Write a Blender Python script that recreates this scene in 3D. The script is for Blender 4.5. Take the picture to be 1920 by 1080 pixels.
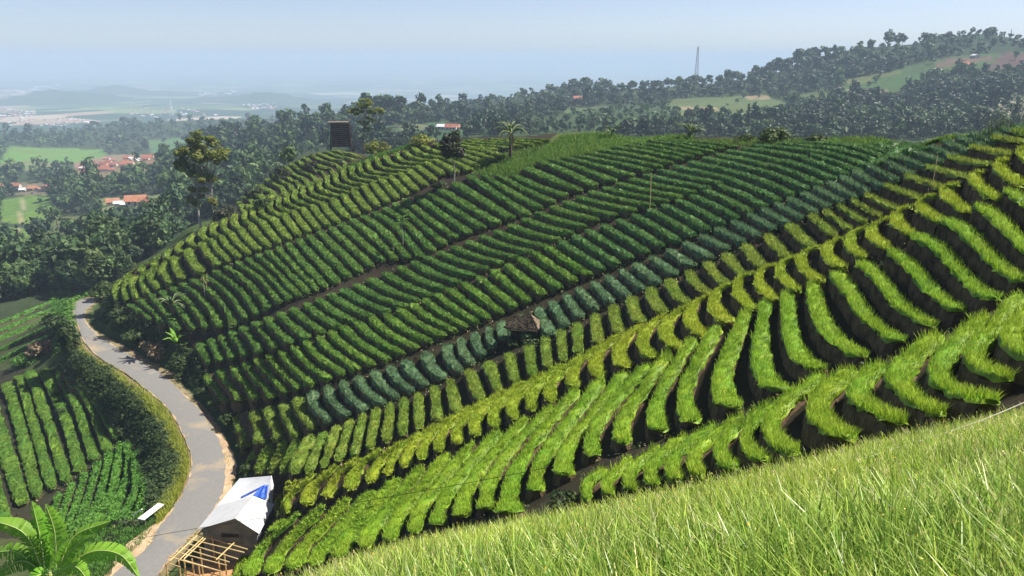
import bpy, math, numpy as np
for o in list(bpy.data.objects): bpy.data.objects.remove(o)
sc = bpy.context.scene
# ---------------------------------------------------------------- camera, sky, sun, exposure
cam = bpy.data.objects.new('camera', bpy.data.cameras.new('camera')); sc.collection.objects.link(cam)
cam.data.sensor_width = 36.0; cam.data.lens = 36.0 * 1500 / 1920
cam.location = (0, 0, 0); cam.rotation_euler = (math.radians(90 - 16.0), 0, 0)
cam.data.clip_start = .1; cam.data.clip_end = 90000; sc.camera = cam
SUN_AZ, SUN_EL = math.radians(76), math.radians(55)          # clockwise from the view direction, above the horizon
world = bpy.data.worlds.new('World'); sc.world = world; world.use_nodes = True
wn = world.node_tree; bg = wn.nodes['Background']; sky = wn.nodes.new('ShaderNodeTexSky')
sky.sky_type = 'NISHITA'; sky.sun_disc = False; sky.sun_elevation = SUN_EL; sky.sun_rotation = SUN_AZ
sky.altitude = 600; sky.air_density = .65; sky.dust_density = .9; sky.ozone_density = .3
tintn = wn.nodes.new('ShaderNodeMix'); tintn.data_type = 'RGBA'; tintn.blend_type = 'MULTIPLY'; tintn.inputs[0].default_value = 1; tintn.inputs[7].default_value = (1.0, .945, .985, 1)   # a dry-season, slightly lavender sky
wn.links.new(sky.outputs[0], tintn.inputs[6]); wn.links.new(tintn.outputs[2], bg.inputs[0]); bg.inputs[1].default_value = .075
sun = bpy.data.objects.new('sun', bpy.data.lights.new('sun', 'SUN')); sc.collection.objects.link(sun)
sun.data.energy = 5.0; sun.data.angle = math.radians(.53); sun.data.color = (1.0, .94, .82)
sun.rotation_euler = (math.radians(90) - SUN_EL, 0, math.pi - SUN_AZ)
sc.view_settings.view_transform = 'Standard'; sc.view_settings.look = 'None'; sc.view_settings.gamma = 1; sc.view_settings.use_curve_mapping = False
sc.view_settings.exposure = 1.0
sc.cycles.volume_bounces = 1; sc.cycles.max_bounces = 6; sc.cycles.diffuse_bounces = 3; sc.cycles.transmission_bounces = 3
# ---------------------------------------------------------------- camera model + terrain surveyed from the photograph
F_PX = 1500.0; PITCH = math.radians(16.0)
CP, SP = math.cos(PITCH), math.sin(PITCH)
def ray(px, py):
    """direction (x right, y forward, z up), camera-axis depth 1, through photo pixel (1920x1080)"""
    px = np.asarray(px, float); py = np.asarray(py, float)
    cx = (px - 960) / F_PX; cy = (540 - py) / F_PX
    return cx, CP + cy * SP, cy * CP - SP
def at(px, py, d):
    x, y, z = ray(px, py)
    return np.array([x * d, y * d, z * d]).T
def project(p):
    p = np.atleast_2d(p)
    d = p[:, 1] * CP - p[:, 2] * SP
    up = p[:, 1] * SP + p[:, 2] * CP
    return 960 + F_PX * p[:, 0] / d, 540 - F_PX * up / d, d

ANCH = [  # pixel x, pixel y, depth along the camera axis
 # near slope under the camera
 (1920,1080,3.3),(1400,1080,4.2),(1000,1080,6.0),(760,1080,9),(1920,930,6.4),(1500,980,7),(1200,1000,9),(1920,800,13.5),(1600,860,14.5),(1280,938,17),(1000,988,19),(820,1015,22),(640,1066,28),
 # lowest fan
 (1840,798,17),(1500,880,20.5),(1300,920,24),(1080,972,29),(1920,575,25),(1640,690,28),(1460,755,30),(1200,870,32),(1100,900,33),(1600,760,25),(1800,690,22),
 # second fan
 (1060,907,34),(912,970,36),(732,1027,42),(592,1065,48),(425,1080,58),(492,995,60),(655,952,54),(800,890,49),(1035,775,46),(1300,652,42),(1520,547,41),(1700,455,39),(1885,378,36),
 (1240,825,35),(1440,745,34),(1620,690,32),(1800,605,30),(1912,552,28.5),
 # third fan
 (505,925,65),(660,860,60),(880,775,56),(1125,662,52),(1332,567,50),(1500,490,48),(1662,425,45),(1792,362,42),(1912,295,40),
 (485,847,75),(465,893,73),(610,820,68),(785,747,64),(992,657,62),(1185,567,60),(1397,472,56),(1622,377,50),(1737,327,47),(1895,259,44),
 (452,785,84),(500,800,78),(587,742,74),(760,685,71),(942,610,70),(1192,505,67),(1405,412,63),(1605,335,57),(1795,267,51),
 (395,707,95),(430,757,86),(527,665,84),(645,620,82),(842,550,80),(1002,482,78),(1217,402,75),(1422,327,72),(1590,284,66),
 (375,650,102),(502,602,92),(667,540,91),(825,480,90),(1035,395,89),(1210,335,87),(1367,292,84),
 (285,557,118),(445,497,108),(640,422,108),(760,377,107),(872,330,106),(1010,305,105),(1152,280,103),
 (228,530,127),(330,485,123),(452,435,120),(605,385,121),(750,330,121),(832,300,121),(880,283,122),
 (255,504,133),(385,424,128),(525,367,131),(690,296,133),(792,268,134),(890,258,135),(965,257,132),(1120,249,118),(1260,257,102),(1400,263,96),(1500,266,88),(1650,264,72),(1795,262,51),(1895,252,44),
 # road, its two banks and the terraces below it
 (280,1075,60),(350,980,66),(390,900,74),(385,830,82),(350,770,90),(300,720,98),(240,680,108),(190,640,118),(160,600,127),(165,568,140),
 (330,1065,59),(430,900,75),(425,830,80),(385,760,88.5),(330,700,97.5),(262,660,107),(205,620,117),(185,585,126),
 (235,1060,62),(300,985,67),(350,900,74.5),
 (470,1000,67),(445,900,74),
 (345,870,77),(322,800,85),(262,730,96.5),(200,685,107),(160,640,118),
 (265,880,83.5),(215,800,98),(160,730,112),(120,660,130),
 (200,852,90.5),(100,900,87),(30,960,81),(15,722,121),(60,800,104),(245,830,92),(200,980,73.5),(270,960,71.5),(150,1030,68),(240,1020,65.5),
 (60,620,160),(0,580,185),(20,660,143),(120,575,150),
 (-300,900,85),(-300,700,130),(100,1130,32),(-200,1130,32),(280,1180,32),
 # knoll behind the hill crest (left) and the shelf with the tall tree
 (345,432,147),(470,372,165),(560,300,180),(630,284,185),(665,290,180),(600,330,170),(500,380,160),
 # valley, villages, far ridges
 (0,520,235),(150,490,300),(330,400,330),(250,383,480),(40,430,400),(60,350,650),(220,310,950),(120,290,1150),(20,290,1050),(300,265,1300),(100,245,1600),(350,226,1750),(480,236,1500),(560,236,1100),
 (620,222,800),(700,205,650),(760,215,720),(800,205,1000),(1070,172,950),(1300,160,880),(1480,130,850),(1560,100,850),(1700,86,880),(1755,72,900),(1845,66,900),(1920,77,850),(2100,95,850),(2300,60,900),
 (700,262,420),(900,250,430),(1100,243,440),(1300,242,440),(1500,268,400),(1700,262,400),(1900,245,400),(2200,240,400),
 (1300,200,620),(1500,205,580),(1700,170,640),(1600,150,740),(1850,130,660),(1000,215,620),(850,230,620),(1150,200,700),(2100,150,640),
 (0,225,2600),(300,212,2800),(560,222,2600),(0,180,5200),(300,175,5200),(600,190,5200),(800,205,3000),
]
WORLD_ANCH = []   # ground the camera cannot see: (x, y, z)
for (px, py, d, dr, dz) in [(1895,259,44,9,-4),(1895,259,44,40,-16),(1795,267,51,9,-3.5),(1795,267,51,45,-16),(1650,270,72,10,-3.5),(1650,270,72,45,-15),(1500,272,88,10,-3.5),(1500,272,88,45,-14),(1400,270,96,12,-4),(1400,270,96,50,-16),
        (1260,266,104,14,-4),(1260,266,104,60,-20),(1120,256,118,14,-4),(1120,256,118,60,-20),(965,263,132,12,-3),(965,263,132,60,-18),(890,264,135,12,-3),(890,264,135,60,-18),
        (792,275,134,10,-3.5),(792,275,134,40,-15),(690,303,133,8,-3.5),(690,303,133,22,-9),(525,372,131,7,-4),(525,372,131,15,-7),(385,428,128,8,-3),(255,507,133,8,-5),(255,507,133,30,-14),
        (560,300,180,15,-6),(630,284,185,20,-6),(630,284,185,80,-22),(665,290,180,60,-18),
        (1300,160,880,120,-20),(1480,130,850,120,-20),(1560,100,850,120,-20),(1700,86,880,150,-25),(1845,66,900,150,-25),(1920,77,850,150,-25),(1070,172,950,150,-25),(700,205,650,120,-25),(800,205,1000,150,-25),
        (350,226,1750,250,-40),(100,245,1600,200,-20)]:
    p = at(px, py, d); h = math.hypot(p[0], p[1]); k = (h + dr) / h
    WORLD_ANCH.append((p[0] * k, p[1] * k, p[2] + dz))
WORLD_ANCH += [(0,1.0,-1.55),(2,-.5,-1.2),(-2,1.2,-2.3),(-30,12,-26),(30,4,4.5),(60,10,6),(70,50,1),(120,140,-8),(-90,30,-40),(-160,90,-50)]
for th in (-75, -55, -45, 45, 55, 75):
    for r in (1200, 3000, 8000, 30000):
        WORLD_ANCH.append((r * math.sin(math.radians(th)), r * math.cos(math.radians(th)), -235 if r > 1500 else -60))
for th in (-30, -15, 0, 15, 30):
    for r in (3500, 9000, 30000):
        if r > 4000 or th > 3: WORLD_ANCH.append((r * math.sin(math.radians(th)), r * math.cos(math.radians(th)), -235))

def _tps(d2):
    return 0.5 * d2 * np.log(np.maximum(d2, 1e-12))
def build_field(nt=620, nr=680, th_max=72.0):
    P = np.array([at(*a) for a in ANCH] + [np.array(w, float) for w in WORLD_ANCH])
    r = np.hypot(P[:, 0], P[:, 1]); U = np.stack([np.arctan2(P[:, 0], P[:, 1]), np.log(r)], 1); E = P[:, 2] / r
    n = len(P)
    D = ((U[:, None] - U[None]) ** 2).sum(-1)
    A = np.zeros((n + 3, n + 3)); A[:n, :n] = _tps(D) + np.eye(n) * 5.0e-5
    A[:n, n] = 1; A[:n, n + 1:] = U; A[n, :n] = 1; A[n + 1:, :n] = U.T
    w = np.linalg.solve(A, np.concatenate([E, np.zeros(3)]))
    # finer columns inside the field of view
    tt = np.linspace(-1, 1, nt); th = np.radians(th_max) * (0.62 * tt + 0.38 * tt ** 3)
    lr = np.log(np.concatenate([np.geomspace(.8, 8, 80, endpoint=False), np.geomspace(8, 230, 480, endpoint=False), np.geomspace(230, 26000, 260)])); nr = len(lr)
    G = np.empty((nt, nr))
    for i in range(nt):
        q = np.stack([np.full(nr, th[i]), lr], 1)
        G[i] = _tps(((q[:, None] - U[None]) ** 2).sum(-1)) @ w[:n] + w[n] + q @ w[n + 1:]
    return th, lr, G
TH, LR, EL = build_field()
def _idx(a, g):
    i = np.clip(np.searchsorted(a, g) - 1, 0, len(a) - 2)
    return i, np.clip((g - a[i]) / (a[i + 1] - a[i]), 0, 1)
def ground(x, y):
    x = np.asarray(x, float); y = np.asarray(y, float)
    r = np.maximum(np.hypot(x, y), .81)
    i, f = _idx(TH, np.arctan2(x, y)); j, g = _idx(LR, np.log(r))
    e = (EL[i, j] * (1 - f) + EL[i + 1, j] * f) * (1 - g) + (EL[i, j + 1] * (1 - f) + EL[i + 1, j + 1] * f) * g
    return e * r
def hit(px, py, rmin=2.2, rmax=1e9):
    """first point of the ground met by the sight line of each photo pixel"""
    px = np.atleast_1d(np.asarray(px, float)); py = np.atleast_1d(np.asarray(py, float))
    dx, dy, dz = ray(px, py); h = np.hypot(dx, dy); s = dz / h
    i, f = _idx(TH, np.arctan2(dx, dy))
    out = np.full((len(px), 3), np.nan)
    for k in range(len(px)):
        prof = EL[i[k]] * (1 - f[k]) + EL[i[k] + 1] * f[k] - s[k]
        ok = (LR > math.log(rmin)) & (LR < math.log(rmax)); m = (prof > 0) & ok
        if not m.any():
            if rmax > 1e8: continue
            r = math.exp(LR[int(np.argmax(np.where(ok, prof, -9)))])      # just over a crest: the ground nearest the sight line
            out[k] = (dx[k] / h[k] * r, dy[k] / h[k] * r, float(ground(dx[k] / h[k] * r, dy[k] / h[k] * r))); continue
        j = int(np.argmax(m)); j0 = max(j - 1, 0)
        t = 0 if prof[j] == prof[j0] else np.clip(-prof[j0] / (prof[j] - prof[j0]), 0, 1)
        r = math.exp(LR[j0] + t * (LR[j] - LR[j0]))
        out[k] = (dx[k] / h[k] * r, dy[k] / h[k] * r, s[k] * r)
    return out
# ---------------------------------------------------------------- the crop rows: key rows per band, (rows to the next key, points top to bottom)
BANDS = {
 'A': [(5,[(1132,900),(1106,924),(1096,942),(1102,956)]),(3,[(1390,800),(1320,850),(1295,880),(1310,918)]),(2,[(1540,728),(1465,785),(1437,830),(1484,880)]),(1,[(1650,708),(1602,758),(1613,784),(1684,826)]),
       (1,[(1755,656),(1678,728),(1690,765),(1758,808)]),(1,[(1840,622),(1747,728),(1765,755),(1848,790)]),(1,[(1910,585),(1815,695),(1832,722),(1885,745)]),(1,[(1985,555),(1885,655),(1900,690),(1960,715)]),(0,[(2060,525),(1960,620),(1975,655),(2040,690)])],
 'B': [(2,[(505,1000),(462,1045),(444,1070),(438,1094)]),(3,[(560,975),(510,1020),(480,1055),(470,1092)]),(3,[(700,935),(640,1005),(600,1045),(592,1070)]),(4,[(840,865),(780,940),(742,990),(732,1027)]),
       (1,[(1035,775),(960,855),(912,930),(912,970)]),(1,[(1082,745),(1000,845),(955,925),(957,980)]),(1,[(1130,725),(1042,838),(1002,905),(1006,937)]),(1,[(1172,715),(1095,815),(1052,875),(1060,907)]),
       (1,[(1215,700),(1150,770),(1105,840),(1112,870)]),(1,[(1255,672),(1205,750),(1162,812),(1170,850)]),(1,[(1300,652),(1258,715),(1226,790),(1237,825)]),(1,[(1345,630),(1302,705),(1280,765),(1300,808)]),
       (1,[(1400,600),(1368,680),(1350,735),(1372,782)]),(1,[(1435,582),(1425,655),(1430,717),(1460,748)]),(1,[(1475,565),(1480,642),(1500,690),(1540,712)]),(1,[(1522,547),(1532,600),(1560,650),(1615,687)]),
       (1,[(1565,530),(1595,567),(1627,617),(1685,660)]),(1,[(1612,510),(1652,545),(1682,587),(1747,632)]),(1,[(1668,488),(1712,522),(1742,562),(1797,605)]),(1,[(1712,460),(1765,487),(1800,535),(1860,583)]),
       (1,[(1770,432),(1810,452),(1852,500),(1912,550)]),(1,[(1830,405),(1868,428),(1915,482),(1970,530)]),(0,[(1885,378),(1920,395),(1970,450),(2030,500)])],
 'C': [(4,[(545,912),(532,930),(520,950),(524,968)]),(4,[(590,900),(568,917),(540,947),(541,970)]),(4,[(755,840),(722,862),(702,895),(698,915)]),(2,[(880,775),(842,808),(823,838),(826,857)]),
       (4,[(945,745),(915,768),(890,802),(895,828)]),(1,[(1090,680),(1058,705),(1030,738),(1035,765)]),(1,[(1127,660),(1095,682),(1072,715),(1077,737)]),(3,[(1165,640),(1135,660),(1114,698),(1127,720)]),
       (3,[(1290,587),(1262,602),(1245,640),(1270,667)]),(3,[(1415,527),(1387,532),(1382,562),(1410,597)]),(1,[(1537,478),(1504,487),(1502,517),(1537,545)]),(1,[(1578,462),(1553,470),(1548,495),(1580,520)]),
       (1,[(1622,442),(1596,452),(1592,478),(1620,500)]),(1,[(1662,425),(1637,435),(1632,460),(1662,482)]),(1,[(1705,404),(1682,410),(1680,435),(1705,457)]),(1,[(1752,386),(1727,386),(1728,410),(1762,434)]),
       (1,[(1792,364),(1772,363),(1776,387),(1812,417)]),(1,[(1837,341),(1821,341),(1830,365),(1870,395)]),(1,[(1885,319),(1867,318),(1875,340),(1915,367)]),(0,[(1930,296),(1912,295),(1918,312),(1960,335)])],
 'D': [(5,[(485,847),(465,893)]),(4,[(610,820),(578,897)]),(3,[(707,775),(695,850)]),(2,[(785,747),(787,812)]),(1,[(845,722),(857,782)]),(3,[(880,704),(902,757)]),(3,[(992,657),(1000,712)]),(3,[(1082,617),(1085,672)]),
       (3,[(1185,567),(1188,590),(1200,615)]),(3,[(1292,520),(1305,545),(1330,562)]),(3,[(1397,472),(1430,515)]),(4,[(1520,415),(1565,455)]),(3,[(1622,377),(1680,405)]),(3,[(1737,327),(1812,347)]),(1,[(1860,272),(1930,284)]),(0,[(1895,259),(1970,272)])],
 'E': [(3,[(452,785),(467,842)]),(2,[(535,765),(542,790),(560,825)]),(3,[(587,742),(592,768),(620,797)]),(3,[(672,714),(690,742),(720,765)]),(2,[(760,685),(776,710),(800,730)]),(4,[(840,655),(843,680),(865,705)]),(2,[(942,612),(944,630),(950,645)]),
       (3,[(1010,587),(1020,610),(1035,635)]),(4,[(1085,550),(1118,588)]),(4,[(1192,505),(1235,540)]),(3,[(1315,452),(1365,477)]),(4,[(1405,412),(1452,440)]),(4,[(1505,373),(1556,399)]),(4,[(1605,335),(1657,362)]),(3,[(1717,295),(1767,315)]),(3,[(1795,268),(1850,287)]),(0,[(1870,250),(1910,262)])],
 'F': [(3,[(395,707),(412,735),(430,757)]),(3,[(462,687),(487,718),(517,750)]),(5,[(527,665),(555,697),(590,727)]),(4,[(645,620),(682,655),(730,682)]),(4,[(750,587),(785,615),(835,637)]),(3,[(842,550),(880,578),(917,605)]),(3,[(925,515),(960,545),(992,572)]),
       (4,[(1002,482),(1040,508),(1080,535)]),(4,[(1102,440),(1145,467),(1185,492)]),(4,[(1217,402),(1262,425),(1302,450)]),(4,[(1325,367),(1370,386),(1410,407)]),(3,[(1422,327),(1470,344),(1515,365)]),(4,[(1500,304),(1545,320),(1587,337)]),(4,[(1590,284),(1635,296),(1677,310)]),(0,[(1690,276),(1740,290)])],
 'G': [(3,[(375,650),(395,687)]),(3,[(437,627),(467,672)]),(4,[(502,602),(525,628),(550,650)]),(3,[(597,567),(630,592),(667,610)]),(3,[(667,540),(712,565),(762,582)]),(3,[(750,507),(790,532),(835,550)]),(4,[(825,480),(870,499),(915,511)]),
       (4,[(930,440),(975,458),(1025,470)]),(3,[(1035,395),(1080,410),(1120,420)]),(4,[(1107,367),(1165,382),(1225,394)]),(4,[(1210,335),(1270,350),(1330,362)]),(2,[(1322,304),(1375,316),(1425,330)]),(2,[(1367,291),(1425,302),(1477,315)]),(2,[(1420,281),(1480,287),(1540,296)]),(0,[(1500,276),(1560,279),(1620,286)])],
 'H': [(2,[(243,576),(265,588),(287,605)]),(4,[(285,557),(318,595),(340,622)]),(4,[(362,530),(412,562),(447,615)]),(5,[(445,497),(490,527),(530,572)]),(5,[(540,462),(575,502),(612,545)]),(3,[(640,424),(672,452),(720,495)]),(3,[(702,404),(740,427),(792,488)]),
       (3,[(760,379),(800,412),(857,452)]),(2,[(825,362),(862,382),(935,425)]),(3,[(880,335),(925,365),(990,408)]),(2,[(960,333),(1010,356),(1062,373)]),(3,[(1010,307),(1060,327),(1117,355)]),(3,[(1080,297),(1150,311),(1220,327)]),(3,[(1152,282),(1215,292),(1280,306)]),(2,[(1215,271),(1270,279),(1335,292)]),(0,[(1260,268),(1310,273),(1380,281)])],
 'I': [(2,[(228,530),(220,550),(222,568)]),(2,[(257,522),(250,542),(260,565)]),(2,[(292,505),(283,522),(300,545)]),(2,[(330,485),(332,505),(347,527)]),(4,[(380,460),(392,480),(415,502)]),(4,[(452,435),(467,455),(487,475)]),(4,[(532,405),(545,425),(562,447)]),(4,[(605,385),(618,405),(635,422)]),
       (4,[(682,352),(697,375),(710,392)]),(3,[(750,330),(767,347),(782,362)]),(2,[(800,310),(818,322),(832,333)]),(4,[(832,300),(857,312),(882,324)]),(0,[(880,283),(915,290),(945,300)])],
 'J': [(3,[(258,508),(245,517),(240,528)]),(3,[(320,472),(312,483),(318,490)]),(4,[(385,430),(378,445),(392,455)]),(4,[(462,399),(458,415),(477,430)]),(5,[(525,374),(522,390),(545,403)]),(6,[(600,340),(600,360),(637,372)]),(3,[(690,305),(695,325),(745,333)]),(3,[(740,292),(755,307),(800,313)]),
       (2,[(792,277),(812,288),(858,297)]),(3,[(840,270),(865,278),(930,286)]),(2,[(885,266),(920,270),(1000,277)]),(0,[(950,265),(990,267),(1030,269)])],
 'K': [(4,[(448,384),(458,392),(472,397)]),(3,[(500,340),(520,352),(548,362)]),(4,[(532,316),(560,336),(600,346)]),(3,[(580,294),(610,307),(655,318)]),(0,[(625,285),(645,290),(680,297)])],
 'L': [(1,[(-45,800),(-22,880),(5,985)]),(1,[(-15,755),(5,827),(45,950)]),(1,[(15,722),(38,800),(72,937)]),(1,[(37,710),(60,785),(100,922)]),(1,[(57,700),(88,785),(127,908)]),(1,[(85,698),(118,770),(153,888)]),(1,[(112,702),(148,772),(179,866)]),(1,[(130,705),(172,770),(203,850)]),(0,[(150,722),(192,775),(222,826)])],
 'N': [(2,[(104,566),(50,588),(-20,616)]),(2,[(112,590),(60,612),(-20,648)]),(0,[(98,632),(45,655),(-20,690)])],
 'M': [(3,[(112,930),(103,960),(95,985)]),(1,[(185,870),(165,940),(140,1000)]),(1,[(207,852),(190,930),(158,1000)]),(1,[(227,835),(215,915),(175,1000)]),(1,[(246,830),(240,905),(195,995)]),(1,[(262,850),(260,925),(220,985)]),(0,[(278,907),(270,955),(243,985)])],
}
def resample(P, n):
    """Catmull-Rom through the points of P (m,2 or 3), n samples by arc length"""
    P = np.asarray(P, float); m = len(P)
    if m == 2:
        t = np.linspace(0, 1, n)[:, None]; return P[0] * (1 - t) + P[1] * t
    Q = np.vstack([2 * P[0] - P[1], P, 2 * P[-1] - P[-2]]); pts = []
    for k in range(m - 1):
        p0, p1, p2, p3 = Q[k:k + 4]; t = np.linspace(0, 1, 24, endpoint=(k == m - 2))[:, None]
        pts.append(.5 * ((2 * p1) + (p2 - p0) * t + (2 * p0 - 5 * p1 + 4 * p2 - p3) * t ** 2 + (3 * p1 - p0 - 3 * p2 + p3) * t ** 3))
    pts = np.vstack(pts); s = np.concatenate([[0], np.cumsum(np.linalg.norm(np.diff(pts, axis=0), axis=1))])
    u = np.linspace(0, s[-1], n)
    return np.stack([np.interp(u, s, pts[:, k]) for k in range(P.shape[1])], 1)
def band_rows(keys, n=9, extra=0):
    out = []
    for k, (cnt, pts) in enumerate(keys):
        a = resample(pts, n)
        if cnt == 0:
            out.append(a); b0 = resample(keys[k - 1][1], n); st = (a - b0) / keys[k - 1][0]
            for j in range(extra): out.append(a + st * (j + 1))
            break
        b = resample(keys[k + 1][1], n)
        for j in range(cnt): out.append(a + (b - a) * j / cnt)
    return out
# ---------------------------------------------------------------- mesh helpers
C = bpy.context.scene.collection
class Geo:
    def __init__(s): s.v = []; s.q = []; s.t = []; s.c = []; s.mq = []; s.mt = []; s.n = 0
    def add(s, v, quads=None, tris=None, tint=(.5, .5, .5), mat=0):
        v = np.asarray(v, np.float32).reshape(-1, 3)
        t = np.asarray(tint, np.float32)
        if t.ndim == 1: t = np.repeat(t[None, :3], len(v), 0)
        s.v.append(v); s.c.append(t[:, :3])
        if quads is not None and len(quads):
            q = np.asarray(quads, np.int64).reshape(-1, 4) + s.n; s.q.append(q); s.mq.append(np.full(len(q), mat, np.int32))
        if tris is not None and len(tris):
            q = np.asarray(tris, np.int64).reshape(-1, 3) + s.n; s.t.append(q); s.mt.append(np.full(len(q), mat, np.int32))
        s.n += len(v)
    def merge(s, o):
        for a in range(len(o.v)): s.v.append(o.v[a]); s.c.append(o.c[a])
        s.q += [x + s.n for x in o.q]; s.t += [x + s.n for x in o.t]; s.mq += o.mq; s.mt += o.mt; s.n += o.n
    def arrays(s):
        V = np.concatenate(s.v); T = np.concatenate(s.c)
        Q = np.concatenate(s.q) if s.q else np.zeros((0, 4), np.int64); R = np.concatenate(s.t) if s.t else np.zeros((0, 3), np.int64)
        return V, T, Q, R
    def mesh(s, name, mats, smooth=False):
        V, T, Q, R = s.arrays()
        me = bpy.data.meshes.new(name); me.vertices.add(len(V)); me.vertices.foreach_set('co', V.ravel())
        nl = Q.size + R.size; me.loops.add(nl); me.loops.foreach_set('vertex_index', np.concatenate([Q.ravel(), R.ravel()]).astype(np.int32))
        me.polygons.add(len(Q) + len(R))
        st = np.concatenate([np.arange(len(Q)) * 4, Q.size + np.arange(len(R)) * 3]).astype(np.int32)
        me.polygons.foreach_set('loop_start', st)
        mi = np.concatenate(s.mq + s.mt) if (s.mq or s.mt) else np.zeros(0, np.int32)
        me.polygons.foreach_set('material_index', mi.astype(np.int32))
        me.polygons.foreach_set('use_smooth', np.full(len(Q) + len(R), bool(smooth)))
        for m in (mats if isinstance(mats, (list, tuple)) else [mats]): me.materials.append(m)
        a = me.attributes.new('tint', 'FLOAT_COLOR', 'POINT')
        a.data.foreach_set('color', np.concatenate([T, np.ones((len(T), 1), np.float32)], 1).ravel())
        me.update(calc_edges=True); me.validate()
        return me
    def build(s, name, mats, parent=None, smooth=False, loc=None):
        o = bpy.data.objects.new(name, s.mesh(name, mats, smooth)); C.objects.link(o)
        if parent: o.parent = parent
        if loc is not None: o.location = loc
        return o
def tag(o, label=None, cat=None, group=None, kind=None):
    if label: o['label'] = label
    if cat: o['category'] = cat
    if group: o['group'] = group
    if kind: o['kind'] = kind
    return o
def empty(name, loc, label, cat, group=None, rz=0.0):
    o = bpy.data.objects.new(name, None); C.objects.link(o); o.location = loc; o.rotation_euler = (0, 0, rz); o.empty_display_size = .3
    return tag(o, label, cat, group)
def copy_tree(o, parent=None):
    c = o.copy(); C.objects.link(c); c.parent = parent
    for ch in list(o.children): copy_tree(ch, c)
    return c
BOXQ = [(0, 3, 2, 1), (4, 5, 6, 7), (0, 1, 5, 4), (1, 2, 6, 5), (2, 3, 7, 6), (3, 0, 4, 7)]
def box(g, c, sx, sy, sz, ax=None, mat=0, tint=(.5, .5, .5)):
    ax = np.eye(3) if ax is None else np.asarray(ax, float)
    k = np.array([(-1, -1, -1), (1, -1, -1), (1, 1, -1), (-1, 1, -1), (-1, -1, 1), (1, -1, 1), (1, 1, 1), (-1, 1, 1)]) * .5 * np.array([sx, sy, sz])
    g.add(np.asarray(c) + k @ ax, BOXQ, tint=tint, mat=mat)
def tube(g, pts, rad, n=6, mat=0, tint=(.5, .5, .5), caps=True):
    P = np.asarray(pts, float); m = len(P); rad = np.broadcast_to(np.asarray(rad, float), (m,))
    T = np.gradient(P, axis=0); T /= np.maximum(np.linalg.norm(T, axis=1), 1e-9)[:, None]
    ref = np.array([0, 0, 1.]) if abs(T[0, 2]) < .9 else np.array([1., 0, 0])
    A = np.cross(T, ref); A /= np.maximum(np.linalg.norm(A, axis=1), 1e-9)[:, None]; B = np.cross(T, A)
    a = np.linspace(0, 2 * math.pi, n, endpoint=False)
    V = P[:, None] + rad[:, None, None] * (np.cos(a)[None, :, None] * A[:, None] + np.sin(a)[None, :, None] * B[:, None])
    i = np.arange(m - 1)[:, None] * n; j = np.arange(n)[None]; j2 = (j + 1) % n
    Q = np.stack([i + j, i + j2, i + n + j2, i + n + j], -1).reshape(-1, 4)
    V = V.reshape(-1, 3); tr = None
    if caps:
        V = np.vstack([V, P[:1], P[-1:]]); jj = np.arange(n); k = (jj + 1) % n
        tr = np.concatenate([np.stack([np.full(n, m * n), k, jj], 1), np.stack([np.full(n, m * n + 1), (m - 1) * n + jj, (m - 1) * n + k], 1)])
    g.add(V, Q, tr, tint=tint, mat=mat)
def unit(a):
    a = np.asarray(a, float); return a / np.maximum(np.linalg.norm(a, axis=-1, keepdims=True), 1e-9)
def cards(g, rng, cen, nrm, size, tint, mat=0, asp=.62, cup=.18):
    """leaf sprigs: kite-shaped, slightly folded faces around the points cen"""
    n = len(cen); nrm = unit(nrm); r = unit(rng.normal(size=(n, 3)))
    a = unit(np.cross(nrm, r)); b = np.cross(nrm, a); s = np.broadcast_to(np.asarray(size, float), (n,))[:, None] * rng.uniform(.65, 1.35, (n, 1))
    w = asp * rng.uniform(.7, 1.3, (n, 1))
    V = np.stack([cen - a * s, cen - b * s * w + a * s * rng.uniform(-.3, .3, (n, 1)) - nrm * s * cup, cen + a * s * rng.uniform(.8, 1.2, (n, 1)), cen + b * s * w + a * s * rng.uniform(-.3, .3, (n, 1)) - nrm * s * cup], 1)
    g.add(V.reshape(-1, 3), np.arange(n * 4).reshape(n, 4), tint=np.repeat(np.asarray(tint, np.float32), 4, 0), mat=mat)
def blades(g, rng, base, height, width, lean, tint, seg=1, mat=0, droop=.5):
    """grass-like leaves: tapering bent strips standing on the points base"""
    n = len(base); h = np.broadcast_to(height, (n,))[:, None]; w = np.broadcast_to(width, (n,))[:, None]
    az = rng.uniform(0, 2 * math.pi, n); d = np.stack([np.cos(az), np.sin(az), np.zeros(n)], 1); fa = az + rng.normal(0, .7, n) + math.pi / 2
    sd = np.stack([np.cos(fa), np.sin(fa), np.zeros(n)], 1); ln = (np.broadcast_to(lean, (n,)) * rng.uniform(.2, 1.4, n))[:, None]
    rows = []
    for k in range(seg + 1):
        t = k / (seg + .35) if k < seg + 1 else 1
        c = base + h * (np.array([0, 0, 1.]) * (t - droop * .5 * ln * t * t) + d * ln * t ** 1.7)
        hw = w * .5 * (1 - .75 * t)
        rows += [c - sd * hw, c + sd * hw]
    tip = base + h * (np.array([0, 0, 1.]) * (1 - droop * .5 * ln) + d * ln * 1.0)
    V = np.stack(rows + [tip], 1); m = V.shape[1]; o = (np.arange(n) * m)[:, None]
    Q = np.concatenate([o + np.array([[2 * k, 2 * k + 1, 2 * k + 3, 2 * k + 2]]) for k in range(seg)]); Tt = o + np.array([[m - 3, m - 2, m - 1]])
    tv = np.repeat(np.asarray(tint, np.float32)[:, None], m, 1).copy(); tv[:, :, 2] = np.linspace(0, 1, m)[None]
    g.add(V.reshape(-1, 3), Q, Tt, tint=tv.reshape(-1, 3), mat=mat)

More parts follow.
